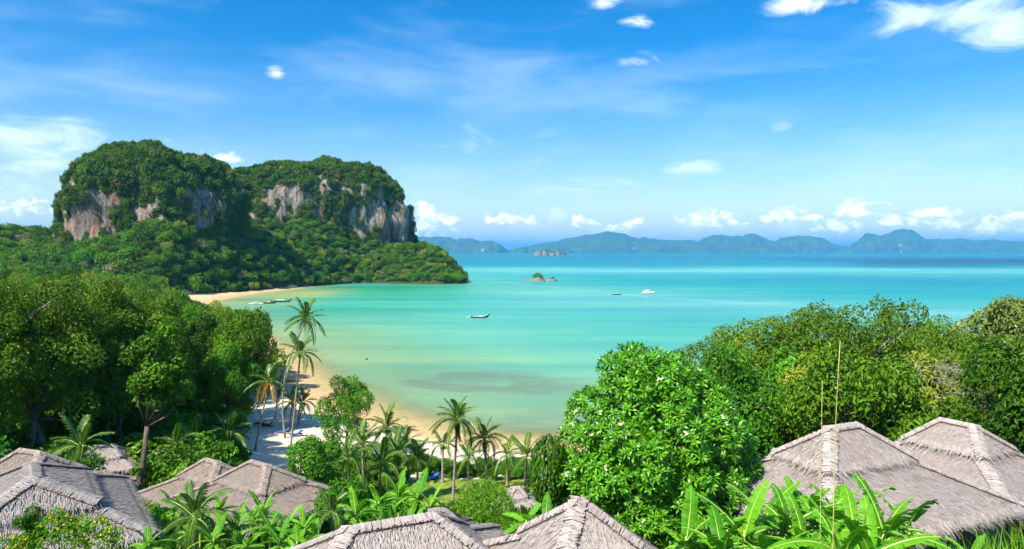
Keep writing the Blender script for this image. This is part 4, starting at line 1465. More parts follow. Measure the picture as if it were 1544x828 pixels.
def frangipani():
    r = np.random.default_rng(71)
    D = 32.0
    c = at(985, 664, D)
    x, y = c.x, D
    z0 = gz(x, y)
    root = thing('frangipani_tree', 'large frangipani with rosettes of glossy leaves and white blossom above the thatched roofs', 'tree', (x, y, z0 - 0.1))
    H0 = c.z - z0
    # lobes giving the outline of the crown: broad shoulders, pointed top left of centre
    big = [(0, 0, 0.2, 3.0), (-0.5, 0.2, 2.1, 2.1), (-1.9, 0.2, 0.5, 2.0), (1.9, 0, 0.4, 2.2), (0.4, -1.2, 0.1, 2.5), (-2.3, -0.2, -1.5, 1.8), (2.7, -0.1, -0.9, 1.8), (-0.9, 0, 2.9, 1.2), (1.0, 0.2, 2.1, 1.5),
           (0, 1.5, 0.4, 2.5), (-1.2, -1.2, -1.9, 1.9), (1.4, -1.1, -2.0, 2.0), (3.0, 0.3, -2.0, 1.3), (0.2, -0.6, -3.0, 1.8), (-2.8, 0.4, -2.6, 1.2), (2.2, -0.6, -3.0, 1.4)]
    bc, br_ = np.array([q[:3] for q in big], float), np.array([q[3] for q in big], float)
    lob = []
    while len(lob) < 150:
        i = r.integers(len(big))
        p = bc[i] + sph(1, r)[0] * br_[i] * 0.9
        if (np.linalg.norm(p - bc, axis=1) / br_).min() > 0.8 and all(math.dist(p, q[:3]) > 0.55 for q in lob):
            lob.append((p[0], p[1], p[2], r.uniform(0.5, 0.85)))
    cen = np.array([l[:3] for l in lob], float)
    rad = np.array([l[3] for l in lob], float)
    pts, nrm = [], []
    tries = 0
    while len(pts) < 1700 and tries < 60000:
        tries += 1
        i = r.integers(len(lob))
        u = sph(1, r)[0]
        if u[2] < -0.25:
            continue
        p = cen[i] + u * rad[i] * r.uniform(0.88, 1.03)
        dn = (np.linalg.norm(p - cen, axis=1) / rad).min()
        if dn < 0.80 or (np.linalg.norm(p - bc, axis=1) / br_).min() < 0.78:
            continue
        if pts and np.min(np.sum((np.array(pts) - p) ** 2, axis=1)) < 0.315 ** 2:
            continue
        pts.append(p)
        nrm.append(unit(u * 0.75 + np.array([0, 0, 0.55]) + r.normal(0, 0.14, 3)))
    pts, nrm = np.array(pts), np.array(nrm)
    ros = [rosette(700 + k, 14 + k % 3, 0.37, k >= 5) for k in range(6)]
    rmesh = [q.mesh('leaf_rosette', [M['leaf_frangipani'], M['petal'], M['leaf_olive']]) for q in ros]
    sun_l = np.array(SUN_DIR)
    # the rosettes facing this side and the light stand as parts, the others are joined
    score = -nrm[:, 1] * 1.0 + nrm[:, 2] * 0.7 - nrm[:, 0] * 0.2
    order_ = np.argsort(-score)
    rest_b = MB()
    for j, i in enumerate(order_):
        k = int(r.choice(6, p=[.20, .20, .20, .17, .17, .06]))
        q = Vector(nrm[i]).to_track_quat('Z', 'Y') @ Matrix.Rotation(r.uniform(0, 6.28), 3, 'Z').to_quaternion()
        s = r.uniform(0.8, 1.2)
        if j < 300:
            o = obj('leaf_rosette', rmesh[k], root)
            o.location = (pts[i][0], pts[i][1], pts[i][2] + H0)
            o.rotation_mode = 'QUATERNION'
            o.rotation_quaternion = q
            o.scale = (s,) * 3
        else:
            Mx = np.array(q.to_matrix())
            rest_b.merge(ros[k], 0, lambda V: (V * s) @ Mx.T + pts[i] + [0, 0, H0])
    rest_b.build('leaf_mass', [M['leaf_frangipani'], M['petal'], M['leaf_olive']], root, kind='stuff')
    wb = MB()
    limbs(wb, (0.2, 0, 0), bc * 0.85 + [0, 0, H0], br_ * 0.9, 0.22, 3, n=16, fork=0.35)
    wb.build('trunk', M['bark_pale'], root, True)
    # inner leaves under the skin, keeping the crown dense
    ib = MB()
    u = sph(5200, r)
    i = r.integers(len(big), size=5200)
    p = bc[i] + u * br_[i][:, None] * r.uniform(0.5, 0.8, (5200, 1)) + [0, 0, H0]
    leaf_quads(ib, p, unit(u + [0, 0, .5]), sph(5200, r), 0.5, 0.16, r.uniform(0.2, 0.6, 5200))
    ib.build('inner_leaves', M['leaf_frangipani'], root, kind='stuff')


frangipani()

# -- single shrubs and small trees of the garden
T_ROUND = tree_proto(261, 2.0, 2.0, 26, 9000, 0.19, 'leaf_bright', 0.6, 0.14, under=-0.85, jitter=0.25, core=0.75, lobe=(0.3, 0.42), aspect=0.55)
T_SHRUB = [tree_proto(263, 1.3, 0.95, 16, 3200, 0.17, 'leaf_bright', 0.15, 0.06, under=-0.5, jitter=0.4),
           tree_proto(264, 1.2, 0.9, 14, 2600, 0.22, 'leaf_forest', 0.15, 0.06, under=-0.5, jitter=0.4, aspect=0.6),
           tree_proto(265, 1.3, 1.0, 14, 1500, 0.34, 'leaf_banana', 0.15, 0.06, under=-0.4, jitter=0.5, aspect=0.42),
           tree_proto(266, 1.3, 1.2, 14, 2600, 0.2, 'leaf_deep', 0.15, 0.06, under=-0.5, jitter=0.4)]
T_COLUMN = tree_proto(268, 0.8, 2.0, 26, 5200, 0.13, 'leaf_deep', 0.3, 0.08, under=-0.95, jitter=0.3, lobe=(0.3, 0.45), core=0.4)
T_GRASSY = tree_proto(270, 1.9, 1.0, 22, 8000, 0.28, 'leaf_grass', 0.0, 0.05, under=-0.3, jitter=0.6, aspect=0.13, upb=0.1)


def at_ground(px, D):
    return at(px, 700, D).x, D


x, y = at_ground(476, 60)
plant_tree(T_ROUND, 'round_tree', 'dense ball-shaped bright green tree beside the shaded thatched roof', x, y, 1.12, 0.4, None, at(476, 735, 60).z - 0.3, 1.12)
x, y = at_ground(515, 43)
plant_tree(T_SHRUB[0], 'garden_shrub', 'rounded light green shrub between the shaded roof and the banana clump', x, y, 1.35, 1.0, None, at(515, 788, 43).z - 0.3, 1.2, 'shrub')
x, y = at_ground(722, 45)
plant_tree(T_GRASSY, 'grassy_shrub', 'soft bright green grassy bush in front of the lawn palm', x, y, 1.25, 1.0, None, at(722, 790, 45).z - 0.2, 1.15, 'shrub')
x, y = at_ground(44, 21)
plant_tree(T_COLUMN, 'column_shrub', 'dark pointed columnar shrub in front of the grey thatch', x, y, 0.62, 1.0, None, at(44, 828, 21).z - 0.5, 0.85, 'shrub')

# drooping dark plant left of the frangipani
def drooper():
    r = np.random.default_rng(91)
    p = at(828, 700, 31.5)
    z0 = gz(p.x, 31.5)
    root = thing('weeping_shrub', 'dark weeping shrub with long hanging leaves against the frangipani', 'shrub', (p.x, 31.5, z0 - 0.1))
    b = MB()
    n = 1500
    u = sph(n, r)
    P_ = u * [0.95, 0.9, 1.7] * r.uniform(0.75, 1, (n, 1)) + [0, 0, p.z - z0 - 0.2]
    dv = unit(u * [0.7, 0.7, 0] + [0, 0, -0.9] + r.normal(0, 0.15, (n, 3)))
    leaf_quads(b, P_, unit(u + [0, 0, 0.4]), dv, r.uniform(0.35, 0.6, n), 0.085, np.clip(r.normal(0.4, 0.2, n), 0, 1), fold=0.25)
    b.build('foliage', M['leaf_deep'], root)
    w_ = MB()
    for k in range(6):
        e = P_[k * 40] * [0.6, 0.6, 0.9]
        w_.tube([(0, 0, 0), e * [.4, .4, .6], e], [0.06, 0.04, 0.02], 5)
    w_.build('stem', M['bark'], root, True)


drooper()

# yellow-flowered shrub in front of the left roof
def flowering(px, py, D, s, lb, seed):
    r = np.random.default_rng(seed)
    p = at(px, py, D)
    z0 = gz(p.x, D)
    root = thing('flowering_shrub', lb, 'shrub', (p.x, D, z0 - 0.1), 0, 'yellow-flowered shrubs by the grey roof')
    b, cen, rad = lobes_crown(seed, 0.9 * s, 0.8 * s, 12, 900, 0.16 * s, aspect=0.4, open_=0.2)
    h = p.z - z0
    cb = MB()
    cb.merge(b, 0, lambda V: V + [0, 0, h])
    cb.build('foliage', M['leaf_grass'], root)
    fb = MB()
    for k in range(70):
        c = cen[r.integers(len(cen))] + unit(sph(1, r)[0] + [0, 0, 0.6]) * rad.mean() * 1.05 + [0, 0, h]
        q = sph(5, r)
        leaf_quads(fb, c + q * 0.03, q, sph(5, r), 0.07, 0.05, r.uniform(0.2, 0.9, 5))
    fb.build('blossom', M['leaf_yellow'], root)
    w_ = MB()
    for c in cen[:6]:
        w_.tube([(0, 0, 0), c * 0.5 + [0, 0, h * 0.6], c + [0, 0, h]], [0.03, 0.02, 0.01], 4)
    w_.build('stem', M['bark'], root)


flowering(92, 800, 21, 0.9, 'yellow-flowered shrub beside the pointed columnar shrub', 611)
flowering(140, 812, 21, 0.95, 'yellow-flowered shrub with broad leaves at the roof corner', 612)
flowering(20, 828, 19, 0.6, 'low yellow-flowered shrub at the foot of the columnar shrub', 613)

# dead tree in the right wood
def dead_tree():
    r = np.random.default_rng(17)
    D = 53.0
    p = at(1372, 600, D)
    z0 = gz(p.x, D)
    root = thing('dead_tree', 'bare grey dead tree with spreading twigs in the right wood', 'tree', (p.x, D, z0 - 0.2))
    b = MB()
    tw = MB()

    def grow(s, d, l, rad, lev):
        e = s + d * l
        m_ = (s + e) / 2 + r.normal(0, 0.07 * l, 3)
        (b if lev < 2 else tw).tube([s, m_, e], [rad, rad * 0.8, rad * 0.6], 5 if lev < 2 else 4)
        if lev >= 5:
            return
        for _ in range(3 if lev < 3 else 2):
            d2 = unit(d + r.normal(0, 0.55, 3) + [0.18, -0.25, 0.02])
            grow(e if r.random() < .7 else m_, d2, l * r.uniform(0.6, 0.85), rad * 0.58, lev + 1)
    hh = p.z - z0
    b.tube([(0, 0, 0), (0.3, 0, hh * 0.5), (0, -1.2, hh)], [0.2, 0.16, 0.12], 6)
    for k in range(4):
        grow(np.array([0, -1.2, hh]), unit(np.array([0.4 * k - 0.4, -0.6, 0.9 - 0.2 * k])), 1.9, 0.08, 0)
    b.build('trunk', M['bark_pale'], root)
    tw.build('twigs', M['bark_pale'], root)


dead_tree()

# two thin bamboo stems in front of the roof
for px, y0, y1, D, lb, lean in ((1262, 850, 498, 13.0, 'tall thin yellow bamboo stem with a bent tip before the large roof', 0.26), (1240, 850, 560, 14.0, 'shorter thin bamboo stem beside the tall one', 0.0)):
    a_, b_ = at(px - 8 if lean else px - 3, y0, D), at(px, y1, D)
    z0 = gz(a_.x, D)
    root = thing('bamboo_stem', lb, 'bamboo', (a_.x, D, z0 - 0.2))
    t_ = np.linspace(0, 1, 12)
    H_ = b_.z - z0
    mb = MB()
    mb.tube(np.c_[(b_.x - a_.x) * t_ + lean * np.clip(t_ - 0.75, 0, 1) ** 2 * 4, 0 * t_, H_ * t_], np.interp(t_, [0, 1], [0.014, 0.006]) if lean else np.interp(t_, [0, 1], [0.011, 0.005]), 6)
    mb.build('stalk', M['bamboo'], root, True)
    nb_ = MB()
    for q in np.arange(0.1, 0.95, 0.09):
        nb_.tube([((b_.x - a_.x) * q, 0, H_ * q - 0.012), ((b_.x - a_.x) * q, 0, H_ * q + 0.012)], 0.019 if lean else 0.013, 6)
    nb_.build('node_ring', M['bamboo'], root)
    lf = MB()
    rq = np.random.default_rng(int(px))
    for q in (0.3, 0.55, 0.8, 0.93):
        n = 3
        leaf_quads(lf, np.tile([(b_.x - a_.x) * q, 0, H_ * q], (n, 1)) + rq.normal(0, 0.06, (n, 3)), sph(n, rq), sph(n, rq), 0.16, 0.022, 0.5)
    lf.build('foliage', M['leaf_olive'], root)

# undergrowth: low plants covering the slope, the clearer ones as shrubs of their own
cand = np.c_[rr.uniform(-75, 62, 14000), rr.uniform(11, 100, 14000)]
u = CX + cand[:, 0] / cand[:, 1] * F_PX
dd = seg_dist(cand, COAST)
ok = (u > -80) & (u < 1620)
bwn = np.interp(cand[:, 0], [-75, -60, -48, -40, -20, 5, 14, 30], [10, 14, 30, 32, 24, 17, 10, 3])
ok &= dd > bwn
ok &= ~((np.abs(cand[:, 0] + 5) < 8) & (np.abs(cand[:, 1] - 72) < 9.5))
# the sandy clearing under the palms
ok &= ~((u > 360) & (u < 470) & (cand[:, 1] > 72))
cand = cand[ok]
HUTS_XY = [(15.5, 31.5, 6.4), (24.0, 36.4, 5.4), (-20.7, 28.3, 5.6), (-28.5, 40.5, 5), (-17.6, 46.8, 5.0), (-24, 51, 4.2), (-4.0, 22.6, 5.2), (2.3, 22.7, 4.0), (-37.6, 62, 2.5), (0.3, 58, 2.4), (-4.2, 38, 3.2)]
keep = np.ones(len(cand), bool)
for hx, hy, hr in HUTS_XY:
    keep &= np.hypot(cand[:, 0] - hx, cand[:, 1] - hy) > hr * 0.93
cand = cand[keep]
cand = cand[thin(cand, 1.25)]
s_ = rr.uniform(0.55, 1.05, len(cand)) * np.interp(cand[:, 1], [11, 20, 40], [0.4, 0.62, 1.0])
k_ = rr.choice(4, len(cand), p=[.26, .27, .27, .20])
sc_ = s_ / cand[:, 1]
u = CX + cand[:, 0] / cand[:, 1] * F_PX
near_ = np.where((u > 200) & (u < 860) & (cand[:, 1] > 36) & (cand[:, 1] < 82))[0]
pick = near_[np.argsort(-sc_[near_])][:110]
LBL = ['light green shrub on the slope above the beach', 'dark green shrub on the slope above the beach', 'broad-leaved bright shrub on the slope above the beach', 'deep green glossy shrub on the slope above the beach']
for i in pick:
    x, y = cand[i]
    plant_tree(T_SHRUB[k_[i]], 'slope_shrub', LBL[k_[i]] + (' near the lawn' if -14 < x < 6 else (' near the leaning tree' if x < -30 else ' beside the shaded houses')), x, y, float(s_[i]), rr.uniform(0, 6.28), LBL[k_[i]] + 's' + (' near the lawn' if -14 < x < 6 else (' near the leaning tree' if x < -30 else ' beside the shaded houses')), None, 1.0, 'shrub')
others = np.setdiff1d(np.arange(len(cand)), pick)
zz = ground_z(cand[others])
und = []
for pr in T_SHRUB:
    und.append(pr[0])
scatter_stuff('undergrowth', np.c_[cand[others], zz - 0.15], s_[others], np.c_[np.zeros((len(others), 2)), rr.uniform(0, 6.28, len(others))], k_[others], proto_collection('under_shrub', und), 'low green undergrowth covering the slope between the roofs')
print('undergrowth', len(others))

c3 = np.c_[rr.uniform(-130, -26, 5000), rr.uniform(54, 150, 5000)]
u3 = CX + c3[:, 0] / c3[:, 1] * F_PX
d3 = seg_dist(c3, COAST)
c3 = c3[(u3 > -60) & (u3 < 345) & (d3 > 16) & ~((u3 > 100) & (u3 < 205) & (c3[:, 1] < 66))]
c3 = c3[thin(c3, 2.5)]
scatter_stuff('understorey', np.c_[c3, ground_z(c3) - 0.2], rr.uniform(1.2, 2.6, len(c3)), np.c_[np.zeros((len(c3), 2)), rr.uniform(0, 6.28, len(c3))], rr.choice(4, len(c3), p=[.15, .4, .15, .3]), bpy.data.collections['under_shrub'], 'dense bushes filling the shade under the left wood')

# long grass on the bank at the bottom right
gb = MB()
n = 5200
gx = np.c_[rr.uniform(5, 12.5, n), rr.uniform(9.4, 13.2, n)]
u = CX + gx[:, 0] / gx[:, 1] * F_PX
gx = gx[(u > 1330) & (u < 1600) & (rr.random(len(gx)) < np.interp(u, [1330, 1420, 1544], [0.3, 0.8, 1.0]))]
n = len(gx)
g0 = ground_z(gx)
hb = rr.uniform(0.35, 1.1, n) * np.interp(CX + gx[:, 0] / gx[:, 1] * F_PX, [1330, 1430, 1544], [0.7, 0.85, 1.1])
lean = rr.normal(0, 0.18, (n, 2))
w_ = rr.normal(0, 1, (n, 2))
w_ = w_ / np.linalg.norm(w_, axis=1, keepdims=True) * 0.012
B0, B1 = np.c_[gx - w_, g0 - 0.05], np.c_[gx + w_, g0 - 0.05]
M0, M1 = np.c_[gx - w_ * 0.8 + lean * 0.35, g0 + hb * 0.6], np.c_[gx + w_ * 0.8 + lean * 0.35, g0 + hb * 0.6]
T0 = np.c_[gx + lean, g0 + hb]
V = np.stack([B0, B1, M1, M0, T0], 1).reshape(-1, 3)
q = np.arange(n)[:, None] * 5
gb.add(V, q + [0, 1, 2, 3], np.repeat(rr.uniform(0, 1, n), 5))
gb.f.append(q + [3, 2, 4])
gb.m.append(np.zeros(n, int))
go_ = gb.build('long_grass', M['leaf_grass'], kind='stuff')
go_['label'] = 'long bright grass on the bank below the large roof'

# ------------------------------------------------------------------ thatched houses
def straw_field(b, quad, rows, per_m, L, w_, r, lift=0.03, over=0.0, droop=0.0, spread=0.16):
    """straws lying down the slope of a roof plane: quad = top-left, top-right, bottom-right, bottom-left"""
    tl, tr, br, bl = (np.asarray(q, float) for q in quad)
    nrm = unit(np.cross(tr - bl + (tl - br) * 0, tl - br))
    if nrm[2] < 0:
        nrm = -nrm
    hgt = np.linalg.norm((bl + br) / 2 - (tl + tr) / 2)
    P0, Dn, T, LL = [], [], [], []
    for k in range(rows):
        v = (k + 0.5) / rows
        a, c = tl + (bl - tl) * v, tr + (br - tr) * v
        wl = np.linalg.norm(c - a)
        n = max(3, int(wl * per_m))
        s = (np.arange(n) + r.random(n)) / n
        p = a + (c - a) * s[:, None]
        p = p + nrm * (lift + 0.05 * r.random((n, 1)))
        p = p + unit(bl - tl) * r.normal(0, hgt / rows * 0.5, (n, 1))
        dn = unit((bl - tl) * (1 - s[:, None]) + (br - tr) * s[:, None])
        # mostly straight down the fall line of the plane
        fall = np.array([0, 0, -1.0]) - nrm * (-nrm[2])
        fall = unit(fall)
        dn = unit(fall + np.cross(nrm, fall) * r.normal(0, spread, (n, 1)))
        P0.append(p)
        Dn.append(dn)
        T.append(np.clip(r.normal(0.55, 0.15, n), 0, 1))
        LL.append(L * r.uniform(0.7, 1.3, n))
    P0, Dn, T, LL = np.concatenate(P0), np.concatenate(Dn), np.concatenate(T), np.concatenate(LL)
    S = np.cross(Dn, nrm) * w_ * r.uniform(0.6, 1.3, (len(P0), 1)) * 0.5
    E = P0 + Dn * LL[:, None] + nrm * 0.015
    V = np.stack([P0 - S - nrm * 0.02, P0 + S - nrm * 0.02, E + S * 0.5, E - S * 0.5], 1).reshape(-1, 3)
    b.add(V, np.arange(len(V)).reshape(-1, 4), np.repeat(T, 4))


def fringe(b, a, c, out, r, n_m=26, L=0.42, w_=0.05):
    """ragged straw ends hanging from an eave from a to c"""
    a, c, out = (np.asarray(q, float) for q in (a, c, out))
    n = max(4, int(np.linalg.norm(c - a) * n_m))
    s = r.random(n)
    p = a + (c - a) * s[:, None]
    al = unit(c - a)
    ll = L * r.uniform(0.45, 1.3, n)[:, None]
    d = unit(out * 0.75 + np.array([0, 0, -0.62]) + al * r.normal(0, 0.22, (n, 1)) + np.array([0, 0, 1]) * r.normal(0, 0.14, (n, 1)))
    S = al * w_ * 0.5 * r.uniform(0.5, 1.4, (n, 1))
    p = p - d * 0.25 + np.array([0, 0, 0.06])
    e = p + d * (ll + 0.25)
    V = np.stack([p - S, p + S, e + S * 0.2, e - S * 0.2], 1).reshape(-1, 3)
    b.add(V, np.arange(len(V)).reshape(-1, 4), np.repeat(np.clip(r.normal(0.6, 0.25, n), 0, 1), 4))


def slab(b, quad, th=0.16):
    q = np.asarray(quad, float)
    nrm = unit(np.cross(q[2] - q[0], q[3] - q[1]))
    if nrm[2] < 0:
        nrm = -nrm
    V = np.concatenate([q, q - nrm * th])
    b.add(V, [[0, 1, 2, 3], [7, 6, 5, 4], [0, 4, 5, 1], [1, 5, 6, 2], [2, 6, 7, 3], [3, 7, 4, 0]], 0.5)


def cap_strip(b, pb, p, q, nA, nB, r, wid=0.3):
    """folded thatch cap along a ridge or hip from p to q, laid in bundles, with a binding pole along each side"""
    p, q = np.asarray(p, float), np.asarray(q, float)
    al = unit(q - p)
    ln = np.linalg.norm(q - p)
    sides = []
    for n_ in (nA, nB):
        n_ = np.asarray(n_, float)
        s = unit(np.cross(n_, al))
        if s[2] > 0:
            s = -s
        sides.append((s, n_))
    k = max(3, int(ln / 0.16))
    for j in range(k):
        u0, u1 = j / k, min(1.0, (j + 1.25) / k)
        a, c = p + (q - p) * u0, p + (q - p) * u1
        up = np.array([0, 0, 0.06 + r.uniform(-0.012, 0.02)])
        for s, n_ in sides:
            wj = wid * r.uniform(0.9, 1.12)
            tw = al * r.normal(0, 0.02)
            V = [a + up, c + up + [0, 0, 0.012], c + s * wj + n_ * 0.07 + tw, a + s * wj + n_ * 0.055 + tw]
            b.add(V, [[0, 1, 2, 3]], float(np.clip(r.normal(0.48, 0.10), 0, 1)))
    m = int(ln * 60)
    for s, n_ in sides:
        t_ = r.random(m)[:, None]
        st = p + (q - p) * t_ + np.array([0, 0, 0.125]) + n_ * 0.0
        d = unit(s + al * r.normal(0, 0.12, (m, 1)))
        e = st + d * wid * r.uniform(0.8, 1.25, (m, 1)) + n_ * 0.06 - np.array([0, 0, 0.02])
        S = al * 0.02
        V = np.stack([st - S, st + S, e + S, e - S], 1).reshape(-1, 3)
        b.add(V, np.arange(len(V)).reshape(-1, 4), np.repeat(np.clip(r.normal(0.46, 0.2, m), 0, 1), 4))
        pb.tube([p + s * wid * 0.97 + n_ * 0.10, q + s * wid * 0.97 + n_ * 0.10], 0.022, 5)


def hut(label, cx, cy_, yaw, ua, ub, ridge, h1, h2, e, drop, seed, dens=1.0, wall_h=None, e2=None, tm='thatch'):
    """thatched house: steep upper hip roof whose ragged eave steps down onto a flatter skirt roof"""
    r = np.random.default_rng(seed)
    z0 = gz(cx, cy_)
    root = thing('thatched_house', label, 'house', (cx, cy_, z0), R(yaw), 'thatched houses on the slope')
    H1, H2 = h1 - z0, h2 - z0
    e2 = e if e2 is None else e2
    # upper roof corners, ridge ends
    U = [np.array([sx * ua, sy * ub, H1]) for sx, sy in ((-1, -1), (1, -1), (1, 1), (-1, 1))]
    Rg = [np.array([-ridge, 0, H2]), np.array([ridge, 0, H2])]
    if ridge < 0.05:
        Rg = [np.array([-0.05, 0, H2]), np.array([0.05, 0, H2])]
    up = [(Rg[0], Rg[1], U[1], U[0]), (Rg[1], Rg[1] + [0.001, 0.001, 0], U[2], U[1]), (Rg[1], Rg[0], U[3], U[2]), (Rg[0], Rg[0] - [0.001, 0.001, 0], U[0], U[3])]
    up[1] = (Rg[1] + [0, -.02, 0], Rg[1] + [0, .02, 0], U[2], U[1])[:4]
    up[3] = (Rg[0] + [0, .02, 0], Rg[0] + [0, -.02, 0], U[0], U[3])[:4]
    up[1] = (up[1][0], up[1][1], U[2], U[1])
    up[3] = (up[3][0], up[3][1], U[0], U[3])
    inn = 0.30
    T_ = [np.array([sx * (ua - inn), sy * (ub - inn), H1 - 0.12]) for sx, sy in ((-1, -1), (1, -1), (1, 1), (-1, 1))]
    B_ = [np.array([sx * (ua + e), sy * (ub + e2), H1 - drop]) for sx, sy in ((-1, -1), (1, -1), (1, 1), (-1, 1))]
    lo = [(T_[i], T_[(i + 1) % 4], B_[(i + 1) % 4], B_[i]) for i in range(4)]
    outs = [np.array([0, -1.0, 0]), np.array([1.0, 0, 0]), np.array([0, 1.0, 0]), np.array([-1.0, 0, 0])]
    N_up, N_lo = [], []
    for tier, (quads, NN) in enumerate(((lo, N_lo), (up, N_up))):
        for i, qd in enumerate(quads):
            nrm = unit(np.cross(qd[2] - qd[0], qd[3] - qd[1]))
            if nrm[2] < 0:
                nrm = -nrm
            NN.append(nrm)
            b = MB()
            slab(b, qd)
            pn = b.build('thatch_panel', M[tm], root)
            sb = MB()
            hgt = np.linalg.norm((qd[0] + qd[1]) / 2 - (qd[2] + qd[3]) / 2)
            straw_field(sb, qd, max(4, int(hgt / 0.12)), 24 * dens, 0.24, 0.034 / dens ** 0.5, r, spread=0.12)
            a_, c_ = qd[3], qd[2]
            fringe(sb, a_, c_, outs[i], r, 34 * dens, 0.40 if tier else 0.46, 0.04)
            sb.build('thatch_straw', M[tm], pn, kind='stuff')
    caps = [(Rg[0], Rg[1], N_up[0], N_up[2]), (Rg[0], U[0], N_up[0], N_up[3]), (Rg[1], U[1], N_up[0], N_up[1]), (Rg[1], U[2], N_up[1], N_up[2]), (Rg[0], U[3], N_up[2], N_up[3])]
    caps += [(T_[i], B_[i], N_lo[i], N_lo[(i + 3) % 4]) for i in range(4)]
    for j, (p, q, na_, nb__) in enumerate(caps):
        if np.linalg.norm(q - p) < 0.3:
            continue
        b, pb = MB(), MB()
        cap_strip(b, pb, p, q, na_, nb__, r)
        c = b.build('ridge_cap' if j == 0 else 'hip_cap', M[tm], root)
        pb.build('binding_pole', M['pole'], c, True)
    # walls and posts under the eaves
    wl = MB()
    hb = H1 - 0.35
    wl.box((0, 0, hb / 2 - 0.6), (2 * (ua - 0.1), 2 * (ub - 0.1), hb + 1.2))
    wl.build('wall', M['wall'], root)
    for sx, sy in ((-1, -1), (1, -1), (1, 1), (-1, 1)):
        pb = MB()
        px_, py_ = sx * (ua + e * 0.8), sy * (ub + e2 * 0.8)
        zt = H1 - drop * 0.86
        pb.tube([(px_, py_, -2.5), (px_, py_, zt)], 0.07, 7)
        pb.build('post', M['wood'], root, True)
    return root


hut('large thatched house with two-tier roof beside the banana plants', 15.55, 31.57, 23.8, 2.8, 1.68, 0.85, 20.44, 21.85, 3.1, 1.75, 801, 1.0)
hut('thatched house with stepped roof behind the large one against the wood', 24.1, 36.5, -60.6, 2.1, 1.65, 0.9, 19.6, 20.75, 2.6, 1.5, 802, 0.9)
hut('grey thatched house with cap-bound hips behind the columnar shrub', -20.3, 28.4, -53.3, 2.65, 2.2, 1.2, 19.7, 20.72, 1.75, 1.2, 803, 1.0, tm='thatch_grey')
hut('brown thatched house half hidden behind the grey one at the wood edge', -29.0, 40.5, -20, 2.3, 1.8, 0.9, 16.7, 18.0, 1.9, 1.1, 804, 0.8, tm='thatch_brown')
hut('shaded thatched house with a sunlit hip below the round tree', -17.6, 46.8, -34, 2.65, 1.85, 0.9, 14.1, 15.3, 2.2, 1.15, 805, 0.8, tm='thatch_brown')
hut('smaller shaded thatched house adjoining the one by the round tree', -22.6, 50.6, -34, 2.1, 1.5, 0.8, 13.2, 14.3, 2.0, 1.2, 806, 0.7, tm='thatch_brown')
hut('wide thatched house with a pale ridge in front of the banana clump', -4.0, 22.5, 24, 3.2, 2.0, 1.45, 19.65, 20.95, 2.2, 1.3, 807, 1.0)
hut('square thatched house with broad peaked roof in front of the frangipani', 2.3, 22.6, 25, 1.55, 1.5, 0.08, 20.35, 21.65, 1.7, 1.1, 808, 1.0)
hut('pale thatched hut glimpsed on the path under the left wood', -37.6, 62, 15, 1.7, 1.3, 0.7, 11.3, 12.15, 1.3, 0.8, 809, 0.6)
hut('little thatched sunshade at the edge of the lawn', 0.35, 57.5, 10, 0.9, 0.75, 0.3, 9.15, 9.85, 0.6, 0.5, 810, 0.7)
hut('low thatched hut mostly hidden behind the banana clump and wide roof', -4.2, 37.5, 20, 1.5, 1.2, 0.5, 14.6, 15.6, 1.0, 0.7, 811, 0.7, tm='thatch_grey')

# ------------------------------------------------------------------ islets in the bay
def rock_lump(b, c, s, seed):
    r = np.random.default_rng(seed)
    n, m_ = 14, 8
    V = []
    for j in range(m_):
        ph = np.interp(j, [0, m_ - 1], [-0.9, 1.5])
        for i in range(n):
            a_ = i / n * 6.283
            k = 1 + 0.25 * mnoise.noise((math.cos(a_) * 1.4 + seed, math.sin(a_) * 1.4, ph * 1.3))
            V.append((c[0] + s[0] * k * math.cos(ph) * math.cos(a_), c[1] + s[1] * k * math.cos(ph) * math.sin(a_), c[2] + s[2] * k * math.sin(ph)))
    i = np.arange(m_ - 1)[:, None] * n
    j = np.arange(n)[None]
    k = (j + 1) % n
    b.add(V, np.stack([i + j, i + k, i + n + k, i + n + j], -1).reshape(-1, 4))


def islet():
    D = 690
    p = at(812, 424, D)
    root = thing('rocky_islet', 'tiny rock islet with a green bush and low reef in the bay', 'islet', (p.x, D, 0))
    for k, (dx, dy, s) in enumerate([(0, 0, (7, 5, 4)), (3.5, 1, (4, 3, 2.5)), (10, 0, (5, 3, 1.6)), (15, 0, (3.6, 3, 2.6)), (-9, -6, (7, 3, 0.8)), (-17, -8, (5, 2.5, 0.6))]):
        b = MB()
        rock_lump(b, (dx, dy, 0), s, 900 + k)
        b.build('rock', M['rock_grey'], root, True)
    b, c, q = lobes_crown(905, 6.0, 4.2, 14, 1300, 0.8, under=-0.2)
    cb = MB()
    cb.merge(b, 0, lambda V: V + [-0.5, 0, 4.4])
    cb.build('bush', M['leaf_bright'], root)
    b, c, q = lobes_crown(906, 2.2, 1.6, 8, 240, 0.6, under=-0.2)
    cb = MB()
    cb.merge(b, 0, lambda V: V + [14, 0, 2.6])
    cb.build('bush', M['leaf_forest'], root)


